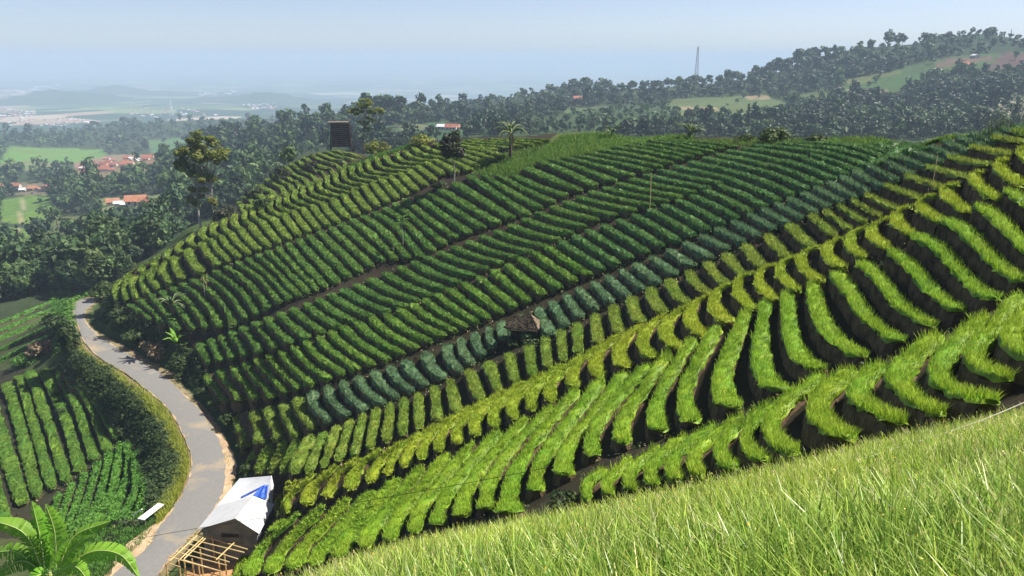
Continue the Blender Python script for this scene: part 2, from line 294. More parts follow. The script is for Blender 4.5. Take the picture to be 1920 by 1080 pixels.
# ---------------------------------------------------------------- materials
def newmat(name):
    m = bpy.data.materials.new(name); m.use_nodes = True; nt = m.node_tree
    return m, nt, nt.nodes['Principled BSDF'], nt.nodes['Material Output']
def N(nt, t, **k):
    n = nt.nodes.new(t)
    for a, b in k.items(): setattr(n, a, b)
    return n
def mixc(nt, fac, a, b, bt='MIX'):
    n = N(nt, 'ShaderNodeMix', data_type='RGBA', blend_type=bt)
    for s, v in ((n.inputs[0], fac), (n.inputs[6], a), (n.inputs[7], b)):
        if hasattr(v, 'is_linked') or hasattr(v, 'links'): nt.links.new(v, s)
        elif isinstance(v, (int, float)): s.default_value = v
        else: s.default_value = (*v[:3], 1)
    return n.outputs[2]
def noise(nt, scale, detail=4, rough=.6, coord='Object'):
    tc = N(nt, 'ShaderNodeTexCoord'); n = N(nt, 'ShaderNodeTexNoise'); n.inputs['Scale'].default_value = scale; n.inputs['Detail'].default_value = detail; n.inputs['Roughness'].default_value = rough
    nt.links.new(tc.outputs[coord], n.inputs['Vector']); return n
def ramp(nt, src, lo, hi):
    n = N(nt, 'ShaderNodeMapRange'); n.inputs[1].default_value = lo; n.inputs[2].default_value = hi; nt.links.new(src, n.inputs[0]); return n.outputs[0]
def leafmat(name, ca, cb, ctip=None, transl=.35, rough=.55, tipf=.5, nscale=.35):
    """leaves: ca..cb by the red tint, lighter/darker plants by the green tint, tips by the blue tint"""
    m, nt, P, out = newmat(name); L = nt.links
    at_ = N(nt, 'ShaderNodeAttribute', attribute_name='tint'); sp = N(nt, 'ShaderNodeSeparateColor'); L.new(at_.outputs['Color'], sp.inputs[0])
    nz = noise(nt, nscale, 3); f = N(nt, 'ShaderNodeMath', operation='MULTIPLY_ADD'); L.new(nz.outputs['Fac'], f.inputs[0]); f.inputs[1].default_value = 1.1; L.new(sp.outputs[0], f.inputs[2])
    f2 = N(nt, 'ShaderNodeMath', operation='SUBTRACT', use_clamp=True); L.new(f.outputs[0], f2.inputs[0]); f2.inputs[1].default_value = .55
    col = mixc(nt, f2.outputs[0], ca, cb)
    if ctip is not None:
        tf = N(nt, 'ShaderNodeMath', operation='MULTIPLY'); pw = N(nt, 'ShaderNodeMath', operation='POWER'); L.new(sp.outputs[2], pw.inputs[0]); pw.inputs[1].default_value = 2.0
        L.new(pw.outputs[0], tf.inputs[0]); tf.inputs[1].default_value = tipf; col = mixc(nt, tf.outputs[0], col, ctip)
    v = N(nt, 'ShaderNodeMath', operation='MULTIPLY_ADD'); L.new(sp.outputs[1], v.inputs[0]); v.inputs[1].default_value = .9; v.inputs[2].default_value = .55
    hs = N(nt, 'ShaderNodeHueSaturation'); L.new(col, hs.inputs['Color']); L.new(v.outputs[0], hs.inputs['Value'])
    L.new(hs.outputs[0], P.inputs['Base Color']); P.inputs['Roughness'].default_value = rough; P.inputs['Specular IOR Level'].default_value = .25
    tr = N(nt, 'ShaderNodeBsdfTranslucent'); L.new(hs.outputs[0], tr.inputs[0]); mx = N(nt, 'ShaderNodeMixShader'); mx.inputs[0].default_value = transl
    L.new(P.outputs[0], mx.inputs[1]); L.new(tr.outputs[0], mx.inputs[2]); L.new(mx.outputs[0], out.inputs[0])
    return m
def plainmat(name, ca, cb, scale=2.0, rough=.85, bump=.0, spec=.3, lo=.35, hi=.65):
    m, nt, P, out = newmat(name); nz = noise(nt, scale, 6, .65); col = mixc(nt, ramp(nt, nz.outputs['Fac'], lo, hi), ca, cb)
    nt.links.new(col, P.inputs['Base Color']); P.inputs['Roughness'].default_value = rough; P.inputs['Specular IOR Level'].default_value = spec
    if bump:
        b = N(nt, 'ShaderNodeBump'); b.inputs['Strength'].default_value = bump; b.inputs['Distance'].default_value = .1; nt.links.new(nz.outputs['Fac'], b.inputs['Height']); nt.links.new(b.outputs[0], P.inputs['Normal'])
    return m
M = {}
M['soil'] = plainmat('dark_soil', (.035, .025, .015), (.14, .098, .058), 1.6, .95, .6, .1)
M['soil_dry'] = plainmat('dry_soil', (.12, .075, .045), (.26, .17, .10), 1.8, .95, .5, .1)
M['asphalt'] = plainmat('asphalt', (.155, .152, .15), (.235, .23, .225), .5, .9, .1, .2)
M['dirt'] = plainmat('roadside_dirt', (.26, .17, .10), (.46, .35, .23), .45, .95, .3, .1)
M['wood'] = plainmat('grey_wood', (.10, .075, .05), (.22, .17, .12), 3.0, .85, .3, .2)
M['darkwood'] = plainmat('dark_wood', (.018, .013, .011), (.05, .036, .03), 2.0, .85, .3, .2)
M['bamboo'] = plainmat('bamboo', (.38, .27, .11), (.62, .48, .24), 1.5, .6, 0, .35)
M['thatch'] = plainmat('old_thatch', (.022, .018, .015), (.075, .06, .047), 2.5, .95, .6, .1)
M['trunk'] = plainmat('bark', (.06, .045, .03), (.15, .12, .085), 2.0, .9, .3, .15)
M['paletrunk'] = plainmat('pale_bark', (.30, .27, .22), (.48, .44, .37), 2.0, .9, .2, .15)
M['roofwhite'] = plainmat('white_sheet_roof', (.50, .51, .53), (.62, .63, .65), .8, .5, 0, .35)
M['wallgrey'] = plainmat('grey_boards', (.13, .14, .16), (.22, .225, .23), 1.5, .85, .2, .2)
M['white'] = plainmat('white_paint', (.66, .66, .64), (.80, .80, .78), 1.5, .6, 0, .3)
M['blue'] = plainmat('blue_tarpaulin', (.02, .06, .42), (.06, .16, .62), 2.2, .45, .4, .4)
M['tile'] = plainmat('red_roof_tile', (.22, .075, .05), (.34, .14, .10), .15, .85, 0, .2)
M['tileorange'] = plainmat('orange_roof_tile', (.29, .12, .07), (.37, .19, .12), .15, .85, 0, .2)
M['housewall'] = plainmat('plaster_wall', (.42, .38, .34), (.58, .54, .49), .3, .8, 0, .2)
M['steel'] = plainmat('painted_steel', (.22, .22, .24), (.36, .30, .30), .2, .6, 0, .4)
M['cable'] = plainmat('black_cable', (.012, .012, .013), (.02, .02, .02), 5, .6, 0, .3)
M['rope'] = plainmat('pale_rope', (.30, .28, .24), (.42, .40, .34), 9, .8, 0, .2)
# ---------------------------------------------------------------- road corridor cut into the ground field
RL = [(205,1085),(240,1055),(275,1028),(300,990),(325,955),(345,922),(357,890),(360,860),(354,838),(345,817),(327,782),(307,757),(265,722),(240,702),(187,670),(158,640),(148,612),(138,585),(140,570),(150,561)]
RR = [(290,1085),(312,1055),(345,1018),(372,990),(395,962),(412,935),(424,892),(422,860),(417,842),(408,820),(388,788),(368,762),(328,724),(300,697),(237,662),(186,630),(165,610),(158,592),(165,577),(185,562)]
def road_pts(P):
    P = resample(P, 90); zr = np.interp(-P[:, 1], [-1085,-980,-900,-830,-720,-680,-640,-600,-570,-555], [-37.0,-37.2,-37.6,-37.9,-38.6,-39.2,-39.8,-40.3,-41.2,-41.6])
    x, y, z = ray(P[:, 0], P[:, 1]); k = zr / z
    return np.stack([x * k, y * k, zr], 1)
RLW, RRW = road_pts(RL), road_pts(RR)
ext = RLW[0] + (RLW[0] - RLW[6]) * 1.2, RRW[0] + (RRW[0] - RRW[6]) * 1.2
RLW = np.vstack([ext[0], RLW]); RRW = np.vstack([ext[1], RRW]); RC = (RLW + RRW) / 2; RH = np.linalg.norm(RRW - RLW, axis=1) / 2
def road_dist(x, y):
    q = np.stack([np.asarray(x, float).ravel(), np.asarray(y, float).ravel()], 1)
    d2 = ((q[:, None] - RC[None, :, :2]) ** 2).sum(-1); k = d2.argmin(1)
    return np.sqrt(d2[np.arange(len(q)), k]) - RH[k], RC[k, 2]
SHED = np.array([-21.2, 54.2]); SHED_Z = -37.1
gt, gr = np.meshgrid(TH, np.exp(LR), indexing='ij'); GX, GY = np.sin(gt) * gr, np.cos(gt) * gr
near = (np.abs(gr - 95) < 65) & (GX < -5) & (GY > 30)
dd, zz = road_dist(GX[near], GY[near])
w = np.clip(1 - (dd - .9) / 2.6, 0, 1); w = w * w * (3 - 2 * w)
EL[near] = EL[near] * (1 - w) + (zz - .06) / gr[near] * w
du = np.hypot((GX[near] - SHED[0] + .3) / 3.3, (GY[near] - SHED[1] - .6) / 6.4); w = np.clip((1.2 - du) / .2, 0, 1); w = w * w * (3 - 2 * w)
EL[near] = EL[near] * (1 - w) + SHED_Z / gr[near] * w

def inside(poly, x, y):
    poly = np.asarray(poly, float); x = np.asarray(x); y = np.asarray(y); r = np.zeros(x.shape, bool); n = len(poly)
    for i in range(n):
        x0, y0 = poly[i]; x1, y1 = poly[(i + 1) % n]
        if y0 == y1: continue
        c = ((y0 > y) != (y1 > y)) & (x < (x1 - x0) * (y - y0) / (y1 - y0) + x0); r ^= c
    return r
# land cover: real colours of crops, scrub, bare earth; patches as surveyed
FIELDS = [  # polygon in the photo, colour, nearest and farthest range it may lie at
 ([(0,364),(92,368),(108,400),(62,470),(0,475)], (.085,.15,.025), 190, 700),
 ([(42,366),(49,366),(33,470),(25,470)], (.22,.21,.11), 190, 700),
 ([(0,416),(78,424),(75,431),(0,424)], (.03,.045,.02), 190, 700),
 ([(0,440),(60,447),(57,452),(0,447)], (.12,.10,.05), 190, 700),
 ([(20,278),(60,282),(30,300),(0,296)], (0.204,0.170,0.111), 500, 1600),
 ([(100,285),(150,282),(140,292),(95,292)], (0.136,0.170,0.043), 500, 1600),
 ([(1310,190),(1390,184),(1385,190),(1315,196)], (0.043,0.079,0.029), 300, 1200),
 ([(1260,210),(1330,212),(1330,218),(1255,214)], (0.144,0.144,0.072), 300, 1200),
 ([(1050,205),(1160,198),(1155,206),(1060,212)], (0.065,0.094,0.036), 300, 1200),
 ([(1120,232),(1240,222),(1240,230),(1130,238)], (0.058,0.094,0.036), 300, 1200),
 ([(1480,178),(1580,170),(1600,180),(1500,190)], (0.058,0.086,0.029), 300, 1200),
 ([(1620,215),(1720,205),(1740,215),(1640,226)], (0.032,0.050,0.022), 300, 1200),
 ([(108,400),(190,405),(235,430),(170,462),(70,468)], (.085,.10,.035), 190, 700),
 ([(15,276),(190,280),(212,298),(140,306),(60,300),(0,306)], (0.085,0.170,0.025), 500, 1600),
 ([(0,306),(60,300),(140,308),(120,318),(0,322)], (0.119,0.136,0.051), 500, 1600),
 ([(138,306),(212,290),(294,290),(294,322),(225,340),(140,340)], (0.170,0.119,0.076), 500, 1500),
 ([(270,262),(345,258),(350,290),(285,288)], (0.068,0.128,0.043), 500, 1900),
 ([(182,374),(300,364),(358,384),(315,414),(195,422)], (.14,.15,.06), 250, 800),
 ([(-5,343),(102,343),(102,366),(-5,366)], (.12,.11,.06), 250, 1100),
 ([(1260,186),(1430,178),(1482,195),(1420,226),(1300,216),(1250,206)], (0.072,0.101,0.036), 300, 1200),
 ([(1270,200),(1340,200),(1350,207),(1270,207)], (0.187,0.166,0.086), 300, 1200),
 ([(1400,180),(1440,178),(1445,186),(1400,188)], (0.187,0.144,0.086), 300, 1200),
 ([(1560,168),(1680,130),(1780,105),(1940,92),(1940,128),(1750,138),(1680,178),(1600,184)], (0.043,0.079,0.025), 300, 1300),
 ([(1560,150),(1650,135),(1700,128),(1690,136),(1600,160)], (0.086,0.108,0.036), 300, 1300),
 ([(1590,168),(1665,170),(1668,176),(1590,174)], (0.173,0.144,0.094), 300, 1300),
 ([(1755,116),(1800,108),(1860,106),(1860,112),(1790,122),(1750,132)], (0.108,0.079,0.058), 300, 1300),
 ([(1850,128),(1885,98),(1940,98),(1940,132)], (0.072,0.050,0.040), 300, 1300),
 ([(1780,95),(1820,88),(1850,98),(1800,100)], (0.115,0.122,0.086), 300, 1300),
 ([(1000,225),(1100,205),(1255,190),(1260,232),(1100,245),(1000,245)], (0.036,0.061,0.022), 300, 1200),
 ([(700,240),(830,230),(905,246),(840,262),(720,264)], (0.036,0.072,0.032), 300, 1000),
 ([(735,236),(790,232),(815,240),(760,246)], (0.101,0.108,0.050), 300, 1000),
 ([(575,262),(640,256),(645,268),(590,272)], (.07,.13,.05), 230, 900),
]
BARE = [(1520,112),(1580,92),(1700,80),(1840,60),(1940,70),(1940,96),(1780,104),(1690,122),(1640,130)]
HILL = [(200,590),(230,520),(385,424),(445,380),(560,290),(640,270),(900,250),(1120,244),(1500,262),(1895,248),(1960,248),(2200,560),(2000,760),(1060,985),(600,1090),(400,1095),(455,870),(440,790),(370,690),(330,640)]
rng = np.random.default_rng(7)
V = np.stack([GX, GY, EL * gr], -1); PXg, PYg, Dg = project(V.reshape(-1, 3)); PXg = PXg.reshape(gr.shape); PYg = PYg.reshape(gr.shape); Dg = Dg.reshape(gr.shape)
COV = np.zeros(gr.shape + (3,), np.float32); COV[:] = (.030, .048, .018)
COV[(gr > 1900)] = (.065, .085, .05)
COV[(gr < 200)] = (.05, .07, .022)
for poly, col, r0, r1 in FIELDS:
    m = inside(poly, PXg, PYg) & (gr > r0) & (gr < r1) & (Dg > 0); COV[m] = col
m = inside(BARE, PXg, PYg) & (gr > 500); COV[m] = (.022, .042, .018)
m = inside(HILL, PXg, PYg) & (gr < 190) & (Dg > 0); COV[m] = (.030, .024, .015)
m = inside([(940,325),(1040,300),(1100,288),(1165,276),(1215,268),(1255,262),(1250,240),(1060,240),(1030,262),(1000,290),(935,312),(890,330),(905,298),(1000,276)], PXg, PYg) & (gr < 190); COV[m] = (.06, .08, .024)
m = inside([(-60,690),(160,700),(230,820),(300,920),(100,1010),(-60,1010)], PXg, PYg) & (gr < 170) & (gr > 55); COV[m] = (.026, .028, .015)
dd2, _ = road_dist(GX[near], GY[near]); c = COV[near]; mm = dd2 < .6; c[mm] = (.20, .15, .085)
mm = (np.hypot((GX[near] - SHED[0]) / 3.2, (GY[near] - SHED[1] + 3) / 8.5) < 1); c[mm] = (.46, .24, .11); COV[near] = c
nt_, nr_ = gr.shape; I = np.arange(nt_ * nr_).reshape(nt_, nr_)
Q = np.stack([I[:-1, :-1], I[1:, :-1], I[1:, 1:], I[:-1, 1:]], -1).reshape(-1, 4)[:, ::-1]
def groundmat():
    m, nt, P, out = newmat('ground_cover'); L = nt.links
    at_ = N(nt, 'ShaderNodeAttribute', attribute_name='tint'); n1 = noise(nt, .012, 8, .65); n2 = noise(nt, .9, 6, .7); n3 = noise(nt, .11, 6, .7)
    col = mixc(nt, .45, at_.outputs['Color'], n1.outputs['Color'], 'OVERLAY'); col = mixc(nt, .6, col, n3.outputs['Fac'], 'OVERLAY')
    v = N(nt, 'ShaderNodeMapRange'); L.new(n2.outputs['Fac'], v.inputs[0]); v.inputs[1].default_value = .25; v.inputs[2].default_value = .75; v.inputs[3].default_value = .55; v.inputs[4].default_value = 1.45
    h = N(nt, 'ShaderNodeHueSaturation'); L.new(col, h.inputs['Color']); L.new(v.outputs[0], h.inputs['Value']); h.inputs['Saturation'].default_value = .95
    # the far plain: patchwork of fields, groves and bare plots
    tc = N(nt, 'ShaderNodeTexCoord'); vo = N(nt, 'ShaderNodeTexVoronoi'); vo.inputs['Scale'].default_value = .0042; L.new(tc.outputs['Object'], vo.inputs['Vector'])
    cr = N(nt, 'ShaderNodeValToRGB'); e = cr.color_ramp.elements; e[0].color = (.02, .045, .02, 1); e[1].color = (.36, .30, .22, 1); cr.color_ramp.interpolation = 'CONSTANT'
    for p_, c_ in ((.25, (.05, .10, .03)), (.45, (.03, .06, .025)), (.6, (.15, .20, .08)), (.75, (.09, .13, .06)), (.9, (.30, .22, .15))): k = e.new(p_); k.color = (*c_, 1)
    e[-1].position = .97
    sx = N(nt, 'ShaderNodeSeparateColor'); L.new(vo.outputs['Color'], sx.inputs[0]); L.new(sx.outputs[0], cr.inputs[0])
    ln = N(nt, 'ShaderNodeVectorMath', operation='LENGTH'); L.new(tc.outputs['Object'], ln.inputs[0]); fr = ramp(nt, ln.outputs['Value'], 1800, 2600)
    col = mixc(nt, fr, h.outputs[0], cr.outputs[0]); L.new(col, P.inputs['Base Color'])
    P.inputs['Roughness'].default_value = .95; P.inputs['Specular IOR Level'].default_value = .08
    b = N(nt, 'ShaderNodeBump'); b.inputs['Strength'].default_value = .5; b.inputs['Distance'].default_value = .12; L.new(n2.outputs['Fac'], b.inputs['Height']); L.new(b.outputs[0], P.inputs['Normal'])
    return m
g = Geo(); g.add(V.reshape(-1, 3), Q, tint=COV.reshape(-1, 3)); tag(g.build('ground', groundmat(), smooth=True), kind='structure')
# dirt verge and road: sheets one above the other
def strip(a, b, n, dz):
    t = np.linspace(0, 1, n)[None, :, None]; P_ = a[:, None] * (1 - t) + b[:, None] * t; P_ = P_.copy(); P_[..., 2] += dz; m_ = len(a)
    J = np.arange(m_ * n).reshape(m_, n); return P_.reshape(-1, 3), np.stack([J[:-1, :-1], J[:-1, 1:], J[1:, 1:], J[1:, :-1]], -1).reshape(-1, 4)
ac = unit(RRW - RLW); k = np.arange(len(RC)); wl = .08 + .5 * np.exp(-((k - 8) / 5.) ** 2) + 1.9 * np.exp(-((k - 14) / 6.) ** 2) + .06 * np.sin(k * 1.7); wr = .10 + .9 * np.exp(-((k - 34) / 7.) ** 2) + .3 * np.exp(-((k - 24) / 5.) ** 2) + .08 * np.sin(k * 2.3)
v_, q_ = strip(RLW - ac * wl[:, None], RRW + ac * wr[:, None], 7, .004); g = Geo(); g.add(v_, q_); tag(g.build('dirt_verge', M['dirt']), kind='structure')
v_, q_ = strip(RLW, RRW, 9, .012); v_ = v_.reshape(-1, 9, 3); v_[:, :, 2] += (.05 * (1 - np.linspace(-1, 1, 9) ** 2))[None]; v_[:, 0] += (ac * rng.normal(0, .09, (len(RC), 1))); v_[:, -1] += (ac * rng.normal(0, .09, (len(RC), 1)))
def roadmat():
    m, nt, P, out = newmat('worn_asphalt'); n1 = noise(nt, .22, 5, .6); n2 = noise(nt, 3.5, 5, .7)
    c1 = mixc(nt, n2.outputs['Fac'], (.125, .122, .118), (.21, .205, .198)); c2 = mixc(nt, ramp(nt, n1.outputs['Fac'], .55, .72), c1, (.30, .24, .165))
    nt.links.new(c2, P.inputs['Base Color']); P.inputs['Roughness'].default_value = .9; P.inputs['Specular IOR Level'].default_value = .2; return m
g = Geo(); g.add(v_.reshape(-1, 3), q_); tag(g.build('road', roadmat(), smooth=True), kind='structure')
# far hills standing in the plain
def mound(px, py, d, wid, hgt, seed):
    r_ = np.random.default_rng(seed); c_ = at(px, py, d); c_ = np.array([c_[0], c_[1], float(ground(c_[0], c_[1]))]); n_ = 26
    u = np.linspace(-1, 1, n_); X, Y = np.meshgrid(u, u, indexing='ij'); R = np.hypot(X, Y); Z = np.clip(1 - R, 0, 1) ** 1.15 * (1 + .25 * np.sin(X * 7 + seed) + .2 * np.sin(Y * 9) + .12 * r_.normal(size=X.shape)) - .04
    J = np.arange(n_ * n_).reshape(n_, n_); q = np.stack([J[:-1, :-1], J[1:, :-1], J[1:, 1:], J[:-1, 1:]], -1).reshape(-1, 4)
    g = Geo(); g.add(np.stack([c_[0] + X * wid, c_[1] + Y * wid, c_[2] + Z * hgt], -1).reshape(-1, 3), q)
    tag(g.build('hill', M['hillgreen'], smooth=True), kind='structure')
M['hillgreen'] = plainmat('wooded_hill', (.022, .04, .018), (.05, .075, .03), .02, .95, 0, .05)
mound(205, 172, 5200, 420, 44, 1); mound(120, 200, 4200, 420, 60, 4); mound(895, 192, 2000, 75, 26, 2); mound(1100, 178, 2600, 200, 30, 5); mound(470, 205, 4300, 500, 50, 6)
# ---------------------------------------------------------------- the air over the valley
def haze():
    zlo = float(V[..., 2].min()) - 1.5
    g = Geo(); box(g, (0, 13000, (zlo + 62) / 2), 58000, 30000, 62 - zlo); o = tag(g.build('haze', []), kind='stuff')
    m = bpy.data.materials.new('haze_air'); m.use_nodes = True; nt = m.node_tree; nt.nodes.remove(nt.nodes['Principled BSDF'])
    pv = nt.nodes.new('ShaderNodeVolumePrincipled'); pv.inputs['Color'].default_value = (.52, .66, .86, 1); pv.inputs['Density'].default_value = HAZE; pv.inputs['Anisotropy'].default_value = 0.0
    nt.links.new(pv.outputs[0], nt.nodes['Material Output'].inputs['Volume']); o.data.materials.append(m)
HAZE = 2.7e-4
haze()
# ---------------------------------------------------------------- crop rows on the terraces
# band: look, leaf material, greatest range, fill (leafy share of the spacing), leaf height, bed height, name of the band
def lm(n, a, b, tip=None, **k): M[n] = leafmat(n, a, b, tip, **k); return n
lm('leaf_lime', (.15,.34,.018), (.33,.44,.026), (.52,.56,.09), tipf=.55)
lm('leaf_gold', (.21,.35,.018), (.36,.41,.026), (.52,.47,.07), tipf=.5)
lm('leaf_mid', (.13,.26,.026), (.27,.31,.038), (.36,.36,.10), tipf=.4)
lm('leaf_blue', (.075,.165,.075), (.145,.225,.095), (.20,.30,.17), tipf=.4)
lm('leaf_teal', (.052,.15,.036), (.115,.215,.045), (.15,.24,.10), tipf=.3)
lm('leaf_deep', (.07,.185,.022), (.165,.265,.03), (.19,.28,.08), tipf=.3)
lm('leaf_dark', (.052,.15,.024), (.13,.22,.032), (.15,.22,.07), tipf=.3)
lm('leaf_olive', (.115,.215,.026), (.22,.285,.036), (.30,.30,.10), tipf=.3)
lm('leaf_bean', (.06,.17,.02), (.11,.25,.03), (.2,.34,.07), tipf=.3)
BAND = {
 'A': ('bright lime curved onion row', 'leaf_lime', 46, .47, .33, .54, 'the lowest fan of terraces'),
 'B': ('long lime green onion row', 'leaf_lime', 75, .50, .31, .54, 'the broad second fan'),
 'C': ('golden lime crescent onion row', 'leaf_gold', 85, .50, .30, .52, 'the crescent strip'),
 'D': ('short yellow green onion row', 'leaf_mid', 92, .50, .32, .45, 'the strip above the crescents'),
 'E': ('short bluish green onion row', 'leaf_blue', 100, .58, .34, .42, 'the bluish strip beside the hut'),
 'F': ('rounded mid green crop row', 'leaf_deep', 112, .64, .34, .42, 'the strip just above the hut'),
 'G': ('slanting deep green crop row', 'leaf_dark', 118, .64, .34, .42, 'the fourth strip under the crest'),
 'H': ('wavy dark green crop row', 'leaf_dark', 134, .64, .34, .42, 'the third strip under the crest'),
 'I': ('rounded olive green crop row', 'leaf_olive', 150, .62, .36, .45, 'the strip beside the egg-shaped tree'),
 'J': ('thin curved yellowish crop row', 'leaf_olive', 160, .52, .3, .45, 'the strip on the left crest'),
 'K': ('thin pale crop row', 'leaf_olive', 215, .50, .3, .5, 'the knoll under the tower'),
 'L': ('long straight olive crop row', 'leaf_deep', 150, .56, .3, .4, 'the terraces below the road'),
 'N': ('leafy green vegetable row', 'leaf_bean', 260, .55, .5, .3, 'the terrace left of the bend'),
 'M': ('leafy bright green bean row', 'leaf_bean', 120, .5, .5, .2, 'the small plot behind the bench'),
}
GROUPS = {'A': 'onion rows of the lowest fan', 'B': 'onion rows of the broad second fan', 'C': 'crescent onion rows', 'D': 'upright onion rows above the crescents', 'E': 'bluish onion rows', 'F': 'mid green rows above the hut', 'G': 'deep green slanting rows', 'H': 'dark green wavy rows', 'I': 'olive rows near the left crest', 'J': 'thin rows along the left crest', 'K': 'thin rows on the knoll', 'L': 'rows below the road', 'M': 'bean rows beside the bench', 'N': 'vegetable rows left of the bend'}
def ordinal(n): return str(n) + ('th' if 10 <= n % 100 <= 20 else {1: 'st', 2: 'nd', 3: 'rd'}.get(n % 10, 'th'))
rng = np.random.default_rng(11)
def smooth3(P, k=2):
    for _ in range(k):
        Q_ = P.copy(); Q_[1:-1] = .25 * P[:-2] + .5 * P[1:-1] + .25 * P[2:]; P = Q_
    return P
ROWS = []; ENDS = []
for b, keys in BANDS.items():
    look, mat, rmax, fill, lh, bh, where = BAND[b]
    n_in = len(band_rows(keys, 3)); rows = band_rows(keys, 11, {'A': 4, 'B': 5, 'C': 5, 'D': 4, 'E': 3}.get(b, 0)); W = []   # a few rows past the right edge of the photograph
    for r in rows:
        p = hit(r[:, 0], r[:, 1], 8, rmax); p = smooth3(p); p[:, 2] = ground(p[:, 0], p[:, 1]); W.append(p)
    for i, p in enumerate(W):
        # spacing to the neighbours, measured across the row on the ground
        tg = unit(np.gradient(p, axis=0)); sp = []
        for j in (i - 1, i + 1):
            if 0 <= j < len(W):
                q = W[j]; dv = q[None] - p[:, None]; sp.append(np.sqrt((dv ** 2).sum(-1)).min(1))
        s = np.mean(sp, axis=0); s = np.clip(smooth3(s[:, None], 1)[:, 0], .22, 2.6); s = np.minimum(s, np.median(s) * 1.5)
        d = float(np.median(project(p)[2]))
        u, v, dep = project(p); vis = (u > -30) & (u < 1915) & (v < 1075)
        area = float(np.linalg.norm(np.diff(rows[i], axis=0), axis=1).sum() * np.median(s) * fill * F_PX / d) * vis.mean()
        ROWS.append(dict(b=b, i=i, n=len(W), p=p, s=s, d=d, area=area if vis.any() and i < n_in else 0.0, vis=True)); ENDS.append((b, i, 0, p[0])); ENDS.append((b, i, 1, p[-1]))
order = sorted(range(len(ROWS)), key=lambda k: -ROWS[k]['area']); BIG = set(k for k in order[:298] if ROWS[k]['area'] > 0)
def row_geo(R, gs, gl):
    look, mat, rmax, fill, lh, bh, where = BAND[R['b']]; d = R['d']
    L = float(np.linalg.norm(np.diff(R['p'], axis=0), axis=1).sum()); n = int(np.clip(L / (.22 + d * .003), 8, 70))
    p = resample(R['p'], n); s = np.interp(np.linspace(0, 1, n), np.linspace(0, 1, len(R['s'])), R['s'])
    t = unit(np.gradient(p, axis=0) * np.array([1, 1, 0])); a = np.stack([t[:, 1], -t[:, 0], np.zeros(n)], 1)   # across
    if R['b'] == 'B' and R['i'] < 15: fill *= .84
    if R['b'] == 'A' and R['i'] < 9: fill *= .9
    ng = max(3, int(L / 1.1)); wob = np.interp(np.linspace(0, 1, n), np.linspace(0, 1, ng), rng.normal(0, .09, ng)); gap = np.interp(np.linspace(0, 1, n), np.linspace(0, 1, ng * 2), (rng.uniform(0, 1, ng * 2) < .07).astype(float)); w = s * fill * .5 * (1 + rng.normal(0, .05, n) + wob - .25 * gap); u_ = np.linspace(0, 1, n); ends = np.clip(np.minimum(u_, 1 - u_) * L / .35, .0, 1); w *= .45 + .55 * np.sqrt(ends)
    sl = (ground(p[:, 0] + a[:, 0] * .4, p[:, 1] + a[:, 1] * .4) - ground(p[:, 0] - a[:, 0] * .4, p[:, 1] - a[:, 1] * .4)) / .8
    a *= -1 if sl.sum() > 0 else 1   # a points downhill
    a = unit(smooth3(a, 2))
    top = p[:, 2] + bh * np.minimum(1, s / 1.0) * .75
    def off(k, z): return np.stack([p[:, 0] + a[:, 0] * k, p[:, 1] + a[:, 1] * k, z], 1)
    gz = lambda k: ground(p[:, 0] + a[:, 0] * k, p[:, 1] + a[:, 1] * k)
    jit = lambda q: q + rng.normal(0, .025, q.shape)
    # soil bank: uphill foot, uphill lip, downhill lip, riser, downhill foot
    S_ = [off(-w - .08, gz(-w - .08) - .15), jit(off(-w, np.maximum(top - .05, gz(-w) - .1))), jit(off(w * 1.02, top - .05)), jit(off(w * 1.06 + .04, (top * .5 + gz(w) * .5))), off(w * 1.1 + .1, gz(w * 1.1 + .1) - .2)]
    m = len(S_); Vv = np.stack(S_, 1); J = np.arange(n * m).reshape(n, m); q = np.stack([J[:-1, :-1], J[1:, :-1], J[1:, 1:], J[:-1, 1:]], -1).reshape(-1, 4)
    fan = [(J[0, 0], J[0, 1], J[0, 2], J[0, 4]), (J[-1, 0], J[-1, 4], J[-1, 2], J[-1, 1])]
    gs.add(Vv.reshape(-1, 3), np.vstack([q, fan]), tint=(.5, .5, 0))
    # leaf canopy
    prof = [(-1.02, -.02), (-.95, .55), (-.5, .82), (0, .9), (.5, .84), (.98, .55), (1.14, -.1 if R['b'] in 'ABCDLM' else -1.0)]
    bl = d < 62
    hh = lh * (.55 if bl else .8) * (1 + rng.normal(0, .08, n)) * (.7 + .3 * ends) * (1 - .6 * gap + wob)
    Cc = []
    for (k, z) in prof:
        q_ = off(k * w, top + hh * z); q_ += rng.normal(0, .028 + .0005 * d, q_.shape); Cc.append(q_)
    m = len(prof); Vv = np.stack(Cc, 1); J = np.arange(n * m).reshape(n, m); q = np.stack([J[:-1, :-1], J[1:, :-1], J[1:, 1:], J[:-1, 1:]], -1).reshape(-1, 4)
    fan = [(J[0, 0], J[0, 1], J[0, 5], J[0, 6]), (J[0, 1], J[0, 2], J[0, 4], J[0, 5]), (J[-1, 6], J[-1, 5], J[-1, 1], J[-1, 0]), (J[-1, 5], J[-1, 4], J[-1, 2], J[-1, 1])]
    patch = np.interp(np.linspace(0, 1, n), np.linspace(0, 1, max(3, n // 5)), rng.uniform(-.16, .16, max(3, n // 5))) + R['tone']
    tn = np.zeros((n, m, 3), np.float32); tn[..., 0] = np.clip(.42 + patch[:, None] + rng.normal(0, .22, (n, m)), 0, 1); tn[..., 1] = np.clip(.40 + rng.normal(0, .20, (n, m)), 0, 1); tn[..., 2] = .25
    gl.add(Vv.reshape(-1, 3), np.vstack([q, fan]), tint=tn.reshape(-1, 3))
